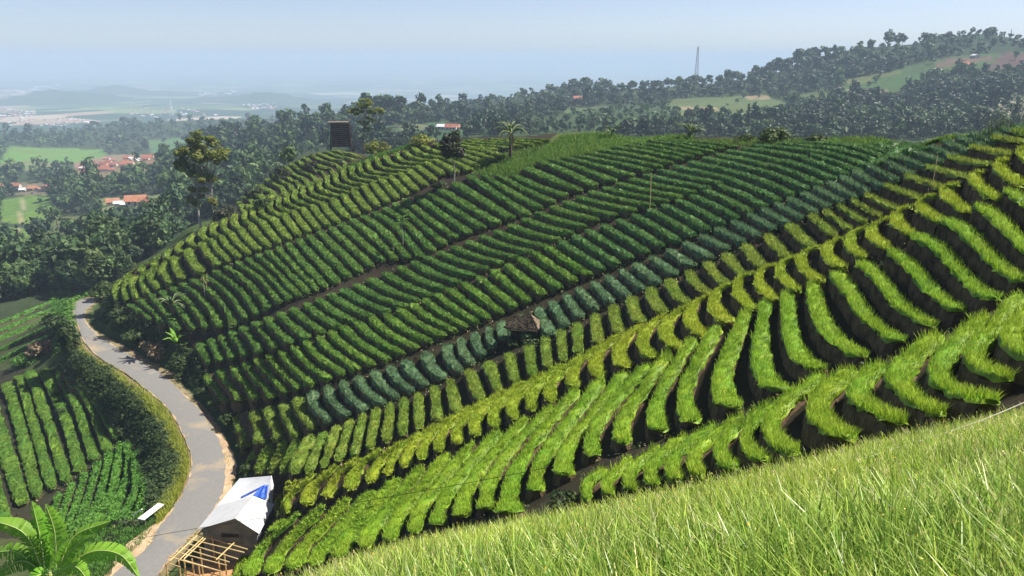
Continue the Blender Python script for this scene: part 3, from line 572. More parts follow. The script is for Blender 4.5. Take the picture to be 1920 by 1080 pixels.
    # leaves standing out of it
    area = float((2 * w).mean() * L); rho = np.interp(d, [15, 25, 40, 60, 90, 140, 200], [420, 340, 230, 150, 90, 50, 30]); k = int(area * rho) + 8
    f = rng.uniform(0, 1, k); ix = f * (n - 1); i0 = np.minimum(ix.astype(int), n - 2); fr = (ix - i0)[:, None]
    pc = p[i0] * (1 - fr) + p[i0 + 1] * fr; ac_ = a[i0]; wk = (w[i0] * (1 - fr[:, 0]) + w[i0 + 1] * fr[:, 0]); kk = rng.uniform(-1.02, 1.1, k) * wk
    base = pc + ac_ * kk[:, None]; base[:, 2] = top[i0] * (1 - fr[:, 0]) + top[i0 + 1] * fr[:, 0] + lh * .1
    tint = np.stack([np.clip(.45 + patch[i0] + rng.normal(0, .28, k), 0, 1), np.clip(.5 + rng.normal(0, .26, k), 0, 1), np.zeros(k)], 1)
    if R['b'] in 'MN':
        base[:, 2] += rng.uniform(0, lh * .75, k); cards(gl, rng, base, rng.normal(size=(k, 3)) + np.array([.2, -.2, 1.2]), .16, tint)
    else:
        if d > 48:
            kc = int(k * .9); ic = rng.integers(0, n, kc); kx = rng.uniform(-1, 1.1, kc); cb = p[ic] + a[ic] * (kx * w[ic])[:, None] + t[ic] * rng.uniform(-.2, .2, (kc, 1)); cb[:, 2] = top[ic] + hh[ic] * np.where(kx > .85, rng.uniform(-.5, .6, kc), .9 - .35 * kx ** 2)
            cards(gl, rng, cb, rng.normal(0, .6, (kc, 3)) + np.array([0, 0, .9]), np.interp(d, [50, 90, 140], [.075, .12, .16]), np.stack([np.clip(.45 + patch[ic] + rng.normal(0, .3, kc), 0, 1), np.clip(.5 + rng.normal(0, .28, kc), 0, 1), np.full(kc, .3)], 1), asp=.4)
        blades(gl, rng, base, lh * rng.uniform(.75, 1.2, k), np.interp(d, [15, 30, 60, 120], [.018, .028, .05, .085]) * rng.uniform(.7, 1.3, k), .45, tint, seg=2 if d < 34 else 1)
    return L
rest = Geo(); rest_mats = [M['soil']]; 
ri = {}
for k in range(len(ROWS)):
    R = ROWS[k]; b = R['b']; look, mat, rmax, fill, lh, bh, where = BAND[b]; R['tone'] = float(rng.normal(0, .07))
    if b == 'B': R['tone'] -= .10 - .012 * (R['i'] % 3)
    if b == 'D': R['tone'] += -.12 + .3 * (R['i'] / R['n'])
    if b == 'E' and R['i'] < 5: mat = 'leaf_olive'
    if b in 'FG' and R['i'] > (.5 if b == 'F' else .75) * R['n']: mat = 'leaf_teal'
    if b == 'H' and R['i'] < 22: R['tone'] += .12
    if b == 'F': R['tone'] += .15 - .3 * (R['i'] / R['n'])
    if not R['vis']: continue
    gs, gl = Geo(), Geo(); row_geo(R, gs, gl)
    if k in BIG:
        o = gs.build('crop_row', M['soil']); gl.build('leaf_cover', M[mat], o, smooth=R['d'] < 62)
        tag(o, f"{look}, {ordinal(R['i'] + 1)} from the left in {where}", 'crop row', GROUPS[b])
    else:
        if mat not in ri: ri[mat] = len(rest_mats); rest_mats.append(M[mat])
        gl.mq = [np.full(len(x), ri[mat], np.int32) for x in gl.mq]; gl.mt = [np.full(len(x), ri[mat], np.int32) for x in gl.mt]
        rest.merge(gs); rest.merge(gl)
tag(rest.build('crop_rows', rest_mats), 'the smallest far crop rows filling the strips along the crest and the knoll', 'crop rows', kind='stuff')
# ---------------------------------------------------------------- trees, shrubs, grass
rng = np.random.default_rng(23)
lm('crown_wood', (.022,.055,.020), (.09,.145,.04), None, transl=.2, nscale=.02)
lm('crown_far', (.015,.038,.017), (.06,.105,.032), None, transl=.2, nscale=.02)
lm('crown_light', (.05,.085,.022), (.11,.15,.04), None, transl=.25, nscale=.05)
lm('crown_tall', (.10,.135,.02), (.23,.24,.035), None, transl=.3, nscale=.12)
lm('crown_dark', (.018,.024,.012), (.05,.055,.02), None, transl=.15, nscale=.3)
lm('shrub', (.028,.055,.016), (.075,.11,.03), None, transl=.25, nscale=.15)
lm('shrub_dry', (.20,.14,.08), (.36,.27,.16), None, transl=.2, nscale=.4)
lm('verge_leaf', (.20,.30,.03), (.40,.42,.05), (.42,.38,.10), transl=.35, nscale=.25)
lm('fill_leaf', (.06,.17,.022), (.12,.25,.035), None, transl=.35, nscale=.25)
lm('banana_leaf', (.15,.38,.028), (.28,.50,.055), None, transl=.55, rough=.5, nscale=.5)
lm('palm_leaf', (.024,.055,.02), (.062,.10,.034), None, transl=.3, nscale=.3)
lm('plume', (.42,.40,.34), (.62,.60,.52), None, transl=.3)
lm('fore_leaf', (.026,.22,.016), (.32,.50,.03), (.80,.74,.20), transl=.38, rough=.35, tipf=.5, nscale=.55)
lm('fore_dry', (.58,.56,.22), (.76,.70,.36), (.70,.60,.36), transl=.35, tipf=.4)
lm('fore_tip', (.62, .42, .06), (.74, .62, .22), None, transl=.3)
def sphere_pts(rng, n, lo=0.):
    p = unit(rng.normal(size=(n, 3))); return p * (lo + (1 - lo) * rng.uniform(0, 1, (n, 1)) ** (1 / 3.))
def crown(g, rng, c, rx, ry, rz, nclump, per, size, spread=.38, flat=.8, mat=0, hollow=.45, base=None):
    cc = sphere_pts(rng, nclump, hollow) * np.array([rx, ry, rz]) * (1 - spread * .55) + np.asarray(c)
    tone = rng.normal(0, .17, (nclump, 2))
    k = np.repeat(np.arange(nclump), per); n = len(k)
    q = sphere_pts(rng, n, .55); cr = spread * np.array([rx, ry, rz * flat]) * rng.uniform(.7, 1.25, (nclump, 1))
    P_ = cc[k] + q * cr[k]; nr = q + rng.normal(0, .45, (n, 3)) + np.array([0, 0, .45])
    t = np.stack([np.clip(.45 + tone[k, 0] + rng.normal(0, .14, n), 0, 1), np.clip(.5 + tone[k, 1] * .7 + rng.normal(0, .1, n), 0, 1), np.zeros(n)], 1)
    cards(g, rng, P_, nr, size, t, mat); return cc
def limbs(g, rng, foot, fork, cc, r0, mat=0, every=1):
    foot = np.asarray(foot, float); fork = np.asarray(fork, float); mid = (foot + fork) / 2 + rng.normal(0, .02, 3) * np.linalg.norm(fork - foot) * np.array([1, 1, 0])
    tube(g, resample([foot - np.array([0, 0, .4]), mid, fork], 7), np.linspace(r0 * 1.15, r0 * .6, 7), 7, mat)
    for q in cc[::every]:
        m_ = fork * .55 + q * .45 + np.array([0, 0, -.08]) * np.linalg.norm(q - fork); tube(g, resample([fork - (fork - foot) * rng.uniform(0, .25), m_, q], 5), np.linspace(r0 * .42, r0 * .08, 5), 4, mat, caps=False)
# --- distant woods: a few tree shapes, many trees, one mass each side of the valley
def wood_template(seed, n1, n2, size, tall):
    r_ = np.random.default_rng(seed); g = Geo(); cc = crown(g, r_, (0, 0, .60 * tall), .5, .5, .40 * tall, n1, n2, size, .5, .85)
    tube(g, [(0, 0, -.15), (0, 0, .3 * tall)], [.05, .03], 4, 1, caps=False); return g
def lod(n1, n2, size): return [wood_template(50 + i, n1, n2, size, tl) for i, tl in enumerate((1.0, 1.15, 1.5, .85, 1.25))]
TPL = [lod(14, 26, .10), lod(9, 11, .155), lod(6, 6, .22)]
TPLA = [[t.arrays() for t in L_] for L_ in TPL]
def in_field(px, py, rr):
    f = np.zeros(len(px))
    for poly, col, r0, r1 in FIELDS:
        f = np.where(inside(poly, px, py) & (rr > r0) & (rr < r1), np.maximum(f, .45 if poly[0] == (1000,225) else .975), f)
    f = np.where(inside(BARE, px, py) & (rr > 500), .62, f); return f
WOODL = [(-30,480),(-30,232),(180,232),(560,222),(622,222),(640,278),(560,298),(440,388),(385,428),(330,468),(230,520),(160,556),(100,545),(-30,575)]
WOODR = [(655,290),(640,212),(700,200),(780,203),(1070,168),(1300,156),(1480,126),(1560,98),(1700,84),(1845,64),(1950,74),(1950,255),(1500,270),(1200,258),(900,262)]
BIGTREES = []
def wood(poly, n, name, label, rmin):
    P_ = np.asarray(poly, float); lo, hi = P_.min(0), P_.max(0)
    px = rng.uniform(lo[0], hi[0], n * 4); py = rng.uniform(lo[1], hi[1], n * 4); m = inside(poly, px, py); px, py = px[m][:n], py[m][:n]
    h = hit(px, py); rr = np.hypot(h[:, 0], h[:, 1]); ok = np.isfinite(rr) & (rr > rmin) & (rr < 2300); ok &= rng.uniform(0, 1, len(rr)) > in_field(px, py, rr)
    h, rr = h[ok], rr[ok]; g = Geo()
    sz = np.clip(np.exp(rng.normal(1.62, .36, len(h))), 2.4, 10.5) * np.interp(rr, [200, 320, 600, 1500], [.85, 1, 1.15, 1.5]); hz = rng.uniform(.8, 1.3, len(h)); rz_ = rng.uniform(0, 6.28, len(h)); tp = rng.integers(0, 5, len(h)); tone = rng.normal(0, .30, (len(h), 2))
    tone += (.30 * np.sin(h[:, 0] / 37. + 1.3 * np.sin(h[:, 1] / 61.)) * np.sin(h[:, 1] / 43. + h[:, 0] / 90.))[:, None]; qx, qy, _ = project(h)
    scr = inside([(960,235),(1060,205),(1255,186),(1500,178),(1560,168),(1520,215),(1420,238),(1250,250),(960,262)], qx, qy) | inside([(1560,170),(1750,130),(1930,120),(1930,150),(1700,190)], qx, qy); tone[scr] += .28; sz[scr] *= .75
    if name == 'right': sz *= .76
    sz[(qx > 470) & (qx < 650) & (rr < 380)] *= .5
    cand = [i for i in np.argsort(rr) if rr[i] < 430 and not (430 < qx[i] < 660 and qy[i] < 430)][::3][:46] if name == 'left' else []
    for i in cand: BIGTREES.append((h[i], sz[i], hz[i], rz_[i], tp[i]))
    skip = set(cand)
    for L_ in range(3):
        sel = [i for i in range(len(h)) if i not in skip and (rr[i] < 340, 340 <= rr[i] < 800, rr[i] >= 800)[L_]]
        for t in range(5):
            ii = np.array([i for i in sel if tp[i] == t], int)
            if not len(ii): continue
            Vt, Tt, Qt, Rt = TPLA[L_][t]; c_, s_ = np.cos(rz_[ii]), np.sin(rz_[ii])
            X = Vt[None] * sz[ii, None, None]; X[..., 2] *= hz[ii, None]
            Y = np.stack([X[..., 0] * c_[:, None] - X[..., 1] * s_[:, None], X[..., 0] * s_[:, None] + X[..., 1] * c_[:, None], X[..., 2]], -1) + h[ii][:, None]
            T2 = np.repeat(Tt[None], len(ii), 0).copy(); T2[..., 0] = np.clip(T2[..., 0] + tone[ii, 0, None], 0, 1); T2[..., 1] = np.clip(T2[..., 1] + tone[ii, 1, None], 0, 1)
            of = (np.arange(len(ii)) * len(Vt))[:, None, None]; mq = np.concatenate(TPL[L_][t].mq)
            q = (Qt[None] + of)
            for mm in (0, 1):
                pass
            g.add(Y.reshape(-1, 3), None, None, tint=T2.reshape(-1, 3)); g.q.append(q.reshape(-1, 4) + g.n - Y.shape[0] * Y.shape[1]); g.mq.append(np.tile(mq, len(ii)).astype(np.int32))
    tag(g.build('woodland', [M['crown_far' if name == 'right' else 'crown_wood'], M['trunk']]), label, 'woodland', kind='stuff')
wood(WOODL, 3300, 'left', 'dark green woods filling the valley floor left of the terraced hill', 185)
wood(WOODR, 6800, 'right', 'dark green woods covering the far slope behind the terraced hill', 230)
# trees on the ground that the hill hides from here, seen only from elsewhere
n = 1500; th_ = np.radians(rng.uniform(-22, 50, n)); r_h = np.exp(rng.uniform(math.log(120), math.log(520), n)); hx = np.stack([np.sin(th_) * r_h, np.cos(th_) * r_h], 1); hz_ = ground(hx[:, 0], hx[:, 1]); hx = np.column_stack([hx, hz_]); qx, qy, qd = project(hx + np.array([0, 0, 10.]))
hv = hit(qx, qy); hid = np.isfinite(hv[:, 0]) & (np.hypot(hv[:, 0], hv[:, 1]) < r_h * .9); hx = hx[hid & ((r_h > 190) | (rng.uniform(0, 1, n) < .3))]; g = Geo()
for q in hx:
    t = int(rng.integers(0, 5)); Vt, Tt, Qt, Rt = TPLA[1][t]; g.add(Vt * rng.uniform(3.2, 5.2) * np.array([1, 1, .9]) + q, None, None, tint=Tt); g.q.append(Qt + g.n - len(Vt)); g.mq += TPL[1][t].mq
tag(g.build('woodland', [M['crown_wood'], M['trunk']]), 'woods in the hollow directly behind the crest of the terraced hill', 'woodland', kind='stuff')
# --- single trees standing in the valley and along the skyline
def tpl_tree(n1, n2, size, tall, seed, mat):
    r_ = np.random.default_rng(seed); gc, gk = Geo(), Geo(); cc = crown(gc, r_, (0, 0, .62 * tall), .5, .5, .38 * tall, n1, n2, size, .45, .85)
    limbs(gk, r_, (0, 0, 0), (0, 0, .35 * tall), cc, .035, every=2); return gc.mesh('crown', M[mat]), gk.mesh('trunk', M['trunk'])
def place_tree(me, loc, s, hz, rz, label, group):
    t = empty('tree', loc, label, 'tree', group, rz); t.scale = (s, s, s * hz)
    for nm, m_ in zip(('crown', 'trunk'), me): o = bpy.data.objects.new(nm, m_); C.objects.link(o); o.parent = t
    return t
VT = [tpl_tree(14, 18, .10, tl, 70 + i, mt) for i, (tl, mt) in enumerate(((1.0,'crown_wood'),(1.2,'crown_light'),(1.5,'crown_wood'),(.9,'crown_wood'),(1.3,'crown_light')))]
for (h, s, hz, rz, tp) in BIGTREES:
    place_tree(VT[tp], h, s, hz, rz, 'leafy round-crowned tree standing in the near valley wood left of the terraced hill', 'trees of the near valley wood')
def ridge_pt(px, r0, r1):
    dx, dy, _ = ray(px, 300); th = math.atan2(dx, dy); r = np.exp(LR[(LR > math.log(r0)) & (LR < math.log(r1))]); z = ground(np.sin(th) * r, np.cos(th) * r); k = int(np.argmax(z / r)); return np.array([math.sin(th) * r[k], math.cos(th) * r[k], z[k]])
ST = [tpl_tree(12, 13, .15, tl, 90 + i, 'crown_wood') for i, tl in enumerate((.85, 1.0, 1.35, .9))]
for px in np.arange(1035, 1545, 11.5):
    tall = 15 if 1395 < px < 1515 else (12 if 1050 < px < 1130 else 8.5)
    q = ridge_pt(px + rng.uniform(-5, 5), 450, 1300); hh = tall * rng.uniform(.7, 1.35); k = int(rng.integers(0, 4)); s = hh / (.85, 1.0, 1.35, .9)[k]
    place_tree(ST[k], q, s, 1, rng.uniform(0, 6), 'dark tree in the line along the skyline ridge between the mast and the high hill' if px > 1300 else 'dark tree on the low skyline ridge left of the mast', 'skyline trees right of the mast' if px > 1300 else 'skyline trees left of the mast')
for px, hh, lab in ((1640, 17, 'tall tree alone on the high skyline, left of a thin pair'), (1655, 13, 'thin tree on the high skyline, left one of a pair'), (1664, 12, 'thin tree on the high skyline, right one of a pair'), (1606, 9, 'small spindly tree on the skyline hill, leftmost of the high slope'), (1787, 8, 'tiny tree in the dip of the skyline between two summits'), (1897, 6, 'small tree on the far right of the skyline')):
    q = ridge_pt(px, 450, 1300); place_tree(ST[2], q, hh / 1.35, 1, px, lab, 'lone trees on the high skyline')
for i, (px, py, d, hh) in enumerate([(655,222,640,14),(675,214,650,17),(692,208,660,20),(712,206,660,22),(730,208,670,21),(748,212,680,19),(764,220,690,15),(640,228,620,12),(703,224,600,15),(735,226,600,14),(672,232,560,12),(755,232,610,11),(782,208,900,16)]):
    h = hit(px, py + 6, 300, 1000)[0]; place_tree(ST[(0, 3, 1)[i % 3]], h, hh / 1.25, 1, i * 1.3, 'large dark tree in the wooded knoll behind the umbrella-crowned tree', 'trees of the wooded knoll')
# --- trees that stand out
def feature_tree(name, label, foot, parts, trunk, tmat, cmat, cat='tree', seed=1, every=2):
    r_ = np.random.default_rng(seed); t = empty(name, foot, label, cat); gc, gk = Geo(), Geo(); allc = []
    for (c, rx, rz, nc, per, size) in parts: allc.append(crown(gc, r_, c, rx, rx, rz, int(nc * 1.15), int(per * 1.4), size, .38, .75))
    for (f, k, r0) in trunk: limbs(gk, r_, f, k, np.vstack(allc), r0, every=every)
    gc.build('crown', M[cmat], t); gk.build('trunk', M[tmat], t); return t
gp = lambda px, py, rmin, rmax: hit(px, py, rmin, rmax)[0]
p = at(378, 440, 144); p[2] = ground(p[0], p[1])
sc_ = 144 / F_PX
off = lambda px, py, dy=0.: np.array([(px - 378) * sc_, dy, (440 - py) * sc_ * 1.02])
feature_tree('tall_tree', 'tall leafy tree with bare lower trunk at the left end of the terraces', p,
    [(off(392,272), 2.3, 1.4, 9, 60, .27), (off(375,300), 3.1, 2.2, 14, 60, .27), (off(415,295,1), 2.4, 2.0, 11, 60, .27), (off(360,328), 2.0, 1.9, 8, 55, .27), (off(392,340,-.5), 2.5, 1.9, 11, 60, .27), (off(428,312), 1.3, 1.5, 6, 45, .27), (off(382,366), 1.9, 1.3, 8, 45, .25), (off(372,384), 1.5, 1.2, 6, 45, .25), (off(398,388,.6), 1.2, 1.0, 5, 40, .24), (off(350,306), 1.3, 1.5, 6, 45, .26)],
    [(off(378,440), off(380,350), .20), (off(402,430,.6), off(406,355), .13)], 'paletrunk', 'crown_tall', seed=3, every=3)
p = at(682, 284, 188); p[2] = ground(p[0], p[1]); sc_ = 188 / F_PX
off = lambda px, py, dy=0.: np.array([(px - 682) * sc_, dy, (284 - py) * sc_ * 1.02])
feature_tree('umbrella_tree', 'slim tree with a spreading umbrella crown right of the slatted tower', p,
    [(off(690,192), 2.6, 1.1, 10, 50, .28), (off(672,206), 2.0, 1.0, 8, 45, .28), (off(708,206), 2.1, 1.1, 9, 45, .28), (off(690,222), 2.3, .9, 7, 32, .26), (off(690,238), 1.5, .7, 4, 22, .24)],
    [(off(682,284), off(686,232), .14)], 'trunk', 'crown_tall', seed=4, every=3)
p = gp(851, 345, 60, 125); sc_ = np.linalg.norm(p) / F_PX
off = lambda px, py, dy=0.: np.array([(px - 851) * sc_, dy, (345 - py) * sc_])
feature_tree('round_tree', 'dense dark egg-shaped tree on a thin pale stem on the upper terraces', p, [(off(852,273), 1.75, 2.15, 28, 44, .2)], [(off(851,345), off(852,300), .085)], 'paletrunk', 'crown_dark', seed=5, every=6)
p = at(425, 412, 138); p[2] = ground(p[0], p[1]); sc_ = 138 / F_PX
feature_tree('dark_bush', 'very dark rounded bushy tree beside the tall tree at the terrace edge', p, [((0, 0, 2.0), 2.5, 2.5, 22, 50, .26), ((-1.5, 0, .9), 1.4, 1.4, 8, 40, .26), ((1.7, 0, .9), 1.3, 1.2, 8, 40, .26)], [((0, 0, 0), (0, 0, 1.2), .12)], 'trunk', 'crown_dark', seed=6, every=6)
p = gp(135, 655, 60, 150); sc_ = np.linalg.norm(p) / F_PX
feature_tree('column_bush', 'dark upright bush at the left road edge near the bend', p, [((0, 0, 2.6), 1.5, 2.7, 20, 45, .26), ((-.9, 0, 1.2), 1.2, 1.4, 8, 35, .26)], [((0, 0, 0), (0, 0, 1.4), .1)], 'trunk', 'shrub', 'bush', seed=7, every=6)
def bush(px, py, rmin, rmax, r, h, label, mat='shrub', seed=0, name='bush', grp=None, p=None):
    p = gp(px, py, rmin, rmax) if p is None else p; r_ = np.random.default_rng(seed + int(px)); t = empty(name, p, label, 'bush', grp); g = Geo(); n_ = int(np.clip(r * 9, 8, 26)); s_ = np.clip(.11 * r, .12, .3)
    cc = crown(g, r_, (0, 0, h * .42), r, r, h * .58, n_, 34, s_, .42, .8); g.build('foliage', M[mat], t); k = Geo()
    for q in cc[::4]: tube(k, resample([np.array([0, 0, -.25]), q * .5 + np.array([0, 0, .05]), q], 5), np.linspace(.05, .015, 5), 4, caps=False)
    k.build('stem', M['trunk'], t); return t
bush(1452, 266, 60, 110, 1.9, 1.7, 'light green bush breaking the crest line right of centre', 'crown_light')
bush(1530, 268, 60, 110, 1.3, .8, 'low light green bush on the crest, right of a larger bush', 'crown_light', 1)
bush(1395, 266, 60, 110, 1.2, .9, 'low bush on the crest line, leftmost of a row of three', 'crown_light', 2)
bush(706, 282, 120, 240, 1.9, 2.6, 'rounded shrub right of the umbrella-crowned tree', 'crown_tall', 3)
bush(722, 280, 120, 240, 1.2, 1.7, 'small shrub right of the rounded shrub behind the crest', 'crown_tall', 4)
bush(790, 272, 100, 190, 2.1, 1.8, 'broad low shrub on the crest left of the egg-shaped tree', 'crown_tall', 5)
for i, (px, py, r, h, lab) in enumerate([(478,372,2.0,2.6,'dark shrub low on the knoll terraces'),(528,338,2.2,2.9,'dark shrub at the middle of the knoll terraces'),(583,318,1.7,2.2,'dark shrub near the top of the knoll terraces'),(640,308,1.0,1.5,'small shrub on the knoll below the slatted tower'),(495,392,1.6,1.8,'dark shrub at the foot of the knoll terraces')]):
    bush(px, py, 130, 230, r, h, lab, 'crown_dark' if i < 3 else 'shrub', i)
for i, (px, py, r, h, lab, mt) in enumerate([
    (196,545,2.4,3.0,'dark bush above the road bend at the lower terrace end','shrub'),(232,605,2.2,2.2,'bush on the right bank just past the road bend','shrub'),(262,640,2.0,2.0,'olive bush on the right bank above the road','shrub'),
    (300,668,1.7,2.1,'dry brown bush on the bank right of the road','shrub_dry'),(283,655,1.4,1.7,'smaller dry brown bush on the road bank','shrub_dry'),(345,690,2.0,2.2,'rounded green bush on the bank below the banana','shrub'),(388,735,1.5,1.6,'round bush beside the middle of the road','shrub'),
    (345,712,1.1,1.1,'dark bush at the right edge of the road','shrub'),(415,762,1.4,1.5,'dark bush at the foot of the terraces by the road','shrub'),(436,795,1.3,1.5,'leafy bush by the road above the bare brown bed','shrub'),(456,850,1.1,1.2,'dark bush between the road and the lowest strip','shrub'),(470,884,.9,1.0,'bush just behind the white roof','shrub'),
    (80,650,2.6,2.0,'brown leafless shrub on the upper left terrace','shrub_dry'),(110,600,2.4,2.6,'dark shrub left of the road bend','shrub'),(40,640,2.2,1.8,'green shrub at the left picture edge above the terraces','fill_leaf'),
    (112,745,1.0,1.6,'small shrub standing among the lower left terraces','shrub'),(120,775,.9,1.2,'tiny shrub among the lower left terrace rows','shrub'),(235,990,1.2,.9,'low dark bush beside the white bench','shrub'),(215,1020,1.1,.8,'low weedy bush near the road in front of the bench','shrub'),(745,470,.8,.8,'dark weed bush at the foot of the papaya sapling','shrub'),(820,350,1.3,1.0,'dark weeds around the stem of the egg-shaped tree','shrub'),(1060,955,.8,.7,'weed bush at the left tip of the lowest fan','shrub'),(1000,655,1.0,.8,'dark weeds below the small hut','shrub'),(960,650,.9,.7,'weeds left of the small hut','shrub'),(1215,420,.5,.4,'tuft of weeds at the foot of the bamboo pole','shrub')]):
    bush(px, py, 20, 150, r, h, lab, mt, 10 + i)
# --- palms and bananas
def blade_leaf(g, pts, width, n=12, droop=.35, tint=(.5, .5, 0), torn=.25, r_=rng, rib=.02, mat=0, ribmat=1, up=None):
    P_ = resample(pts, n + 1); T = unit(np.gradient(P_, axis=0)); U = np.array([0, 0, 1.]) if up is None else np.asarray(up, float); S = unit(np.cross(T, U)); Nn = np.cross(S, T)
    u = np.linspace(0, 1, n + 1); wd = width * np.clip(np.sin(np.pi * np.clip(u, 0, 1) ** .75), .06, 1) ** .7
    for sd in (-1, 1):
        for k in range(n):
            dr = droop * (1 + r_.normal(0, torn)); e0, e1 = (P_[k], P_[k + 1]); gap = .0 if r_.uniform() > torn else .12
            a0 = e0 + sd * S[k] * wd[k] - Nn[k] * wd[k] * dr + T[k] * wd[k] * .25; a1 = e1 + sd * S[k + 1] * wd[k + 1] - Nn[k + 1] * wd[k + 1] * dr + T[k + 1] * wd[k + 1] * .25; a1 = a1 * (1 - gap) + a0 * gap
            m0 = (e0 + a0) / 2 + Nn[k] * wd[k] * .08; m1 = (e1 + a1) / 2 + Nn[k + 1] * wd[k + 1] * .08; t2 = np.array(tint) + r_.normal(0, .05, 3) * np.array([1, 1, 0])
            g.add([e0, e1, m1, m0, a0, a1], [(0, 1, 2, 3), (3, 2, 5, 4)], tint=np.clip(t2, 0, 1), mat=mat)
    if rib: tube(g, P_ + Nn * rib * .3, np.linspace(rib, rib * .3, n + 1), 5, ribmat, caps=False)
M['rib'] = plainmat('leaf_rib', (.42, .50, .16), (.52, .58, .24), 3, .5)
def rosette(name, label, cat, foot, h, nl, length, width, seed, tr=.09, leafm='palm_leaf', tm='trunk', skirt=0, el=(20, 75)):
    r_ = np.random.default_rng(seed); t = empty(name, foot, label, cat); gk = Geo(); top = np.array([r_.normal(0, .05), r_.normal(0, .05), h]); tube(gk, resample([(0, 0, -.3), (r_.normal(0, .06), 0, h * .5), top], 7), np.linspace(tr * 1.25, tr * .8, 7), 7); gk.build('stem', M[tm], t)
    for k in range(nl + skirt):
        az = k * 2.4 + r_.normal(0, .25); e = math.radians(r_.uniform(*el)) if k < nl else math.radians(-55); L_ = length * r_.uniform(.75, 1.15) * (1 if k < nl else .7); d = np.array([math.cos(az), math.sin(az), 0]); z = np.array([0, 0, 1.])
        p0 = top + d * tr * .5; p1 = p0 + (d * math.cos(e) + z * math.sin(e)) * L_ * .55; p2 = p1 + (d * math.cos(e - .9) + z * math.sin(e - .9)) * L_ * .5
        g = Geo(); blade_leaf(g, [p0, p1, p2], width, 8, .4, (r_.uniform(.2, .8), r_.uniform(.3, .7), 0), .2, r_, tr * .18); g.build('leaf', [M[leafm if k < nl else 'shrub_dry'], M['rib']], t)
    return t
p = gp(957, 298, 60, 130); rosette('palm_tree', 'dark palm-like tree with drooping fronds breaking the crest line', 'palm', p, 3.6, 15, 2.5, .26, 1, .22, skirt=5, el=(-5, 80))
p = gp(1150, 262, 60, 126); rosette('banana_plant', 'small dark banana plant on the crest, left of the other', 'banana plant', p + np.array([0, 2, -.6]), 1.4, 8, 1.9, .25, 2, .12, el=(0, 70))
p = gp(1300, 262, 60, 112); rosette('banana_plant', 'dark banana plant poking above the crest, right of the other', 'banana plant', p + np.array([0, 2, -.4]), 1.2, 10, 1.9, .28, 3, .12, el=(0, 75))
p = gp(755, 465, 60, 110); rosette('papaya_sapling', 'spindly light green papaya sapling among the dark rows', 'sapling', p, 3.1, 9, 1.3, .12, 4, .045, 'fill_leaf', 'paletrunk', el=(-10, 80))
p = gp(325, 600, 60, 120); rosette('palm_tree', 'low spreading palm at the lower left end of the dark rows', 'palm', p, 2.2, 13, 2.6, .24, 5, .16, el=(0, 75))
p = gp(330, 660, 60, 112); rosette('banana_plant', 'light green banana plant above the road bank', 'banana plant', p, 1.3, 9, 2.0, .26, 6, .11, 'banana_leaf', el=(25, 80))
p = gp(385, 560, 60, 120); rosette('papaya_sapling', 'thin sapling on a stake at the left of the wavy rows', 'sapling', p, 2.6, 7, .9, .11, 7, .04, 'crown_tall', 'paletrunk', el=(-10, 70))
# the large banana plant in the near left corner
bd = 28.0; B0 = at(92, 1072, bd); foot = np.array([B0[0], B0[1], float(ground(B0[0], B0[1]))])
bt = empty('banana_plant', foot, 'large bright green banana plant in the near left corner', 'banana plant'); r_ = np.random.default_rng(9)
gk = Geo(); tube(gk, resample([(0, 0, -.4), (.05, 0, (B0[2] - foot[2]) * .5), B0 - foot], 8), np.linspace(.17, .09, 8), 9); gk.build('stem', M['fillstem'] if 'fillstem' in M else M['rib'], bt)
for (pts, wd, dz) in [([(84,1070),(76,1010),(60,940)],.40,0),([(84,1066),(82,1005),(72,948)],.30,.5),([(105,1064),(103,1000),(86,945)],.42,-.4),([(80,1068),(45,1000),(-25,972)],.46,-.5),([(112,1060),(140,1005),(207,977)],.30,.3),([(108,1064),(145,1020),(178,1003)],.26,-.6),
                      ([(112,1072),(170,1035),(225,1040),(262,1085)],.40,-.2),([(80,1072),(40,1052),(-15,1080)],.40,.2),([(78,1075),(30,1035),(-30,1040)],.40,.5),([(100,1078),(140,1062),(170,1095)],.34,-.9),([(95,1078),(70,1080),(48,1110)],.34,-1.0),([(90,1070),(110,1030),(128,1010)],.2,-1.0)]:
    W_ = np.array([at(a, b, bd + dz * (i / (len(pts) - 1))) for i, (a, b) in enumerate(pts)]) - foot; g = Geo()
    blade_leaf(g, W_, wd * .82, 34, .55 + r_.uniform(-.15, .25), (r_.uniform(.2, .9), r_.uniform(.3, .7), 0), .34, r_, .017, up=(0, -.75, .6)); g.build('leaf', [M['banana_leaf'], M['rib']], bt)
# pampas tufts on the right end of the crest
p = gp(1880, 250, 20, 62); t = empty('pampas_grass', p, 'pale feathery grass tuft on the right end of the crest', 'grass tuft'); g = Geo(); n = 110
blades(g, rng, rng.normal(0, .45, (n, 3)) * np.array([1, .7, 0]), rng.uniform(.7, 1.5, n), .03, .5, np.tile((.5, .5, 0), (n, 1)), 3); g.build('leaf_tuft', M['crown_light'], t); g = Geo()
for k in range(11):
    b_ = np.array([rng.normal(0, .5), rng.normal(0, .3), 0]); tp = b_ + np.array([rng.normal(0, .3), 0, rng.uniform(1.1, 1.9)]); tube(g, [b_, tp], [.012, .008], 4, caps=False); cards(g, rng, tp + rng.normal(0, 1, (14, 3)) * np.array([.05, .05, .16]), rng.normal(size=(14, 3)), .07, np.tile((.5, .5, 0), (14, 1)))
g.build('plume', M['plume'], t)
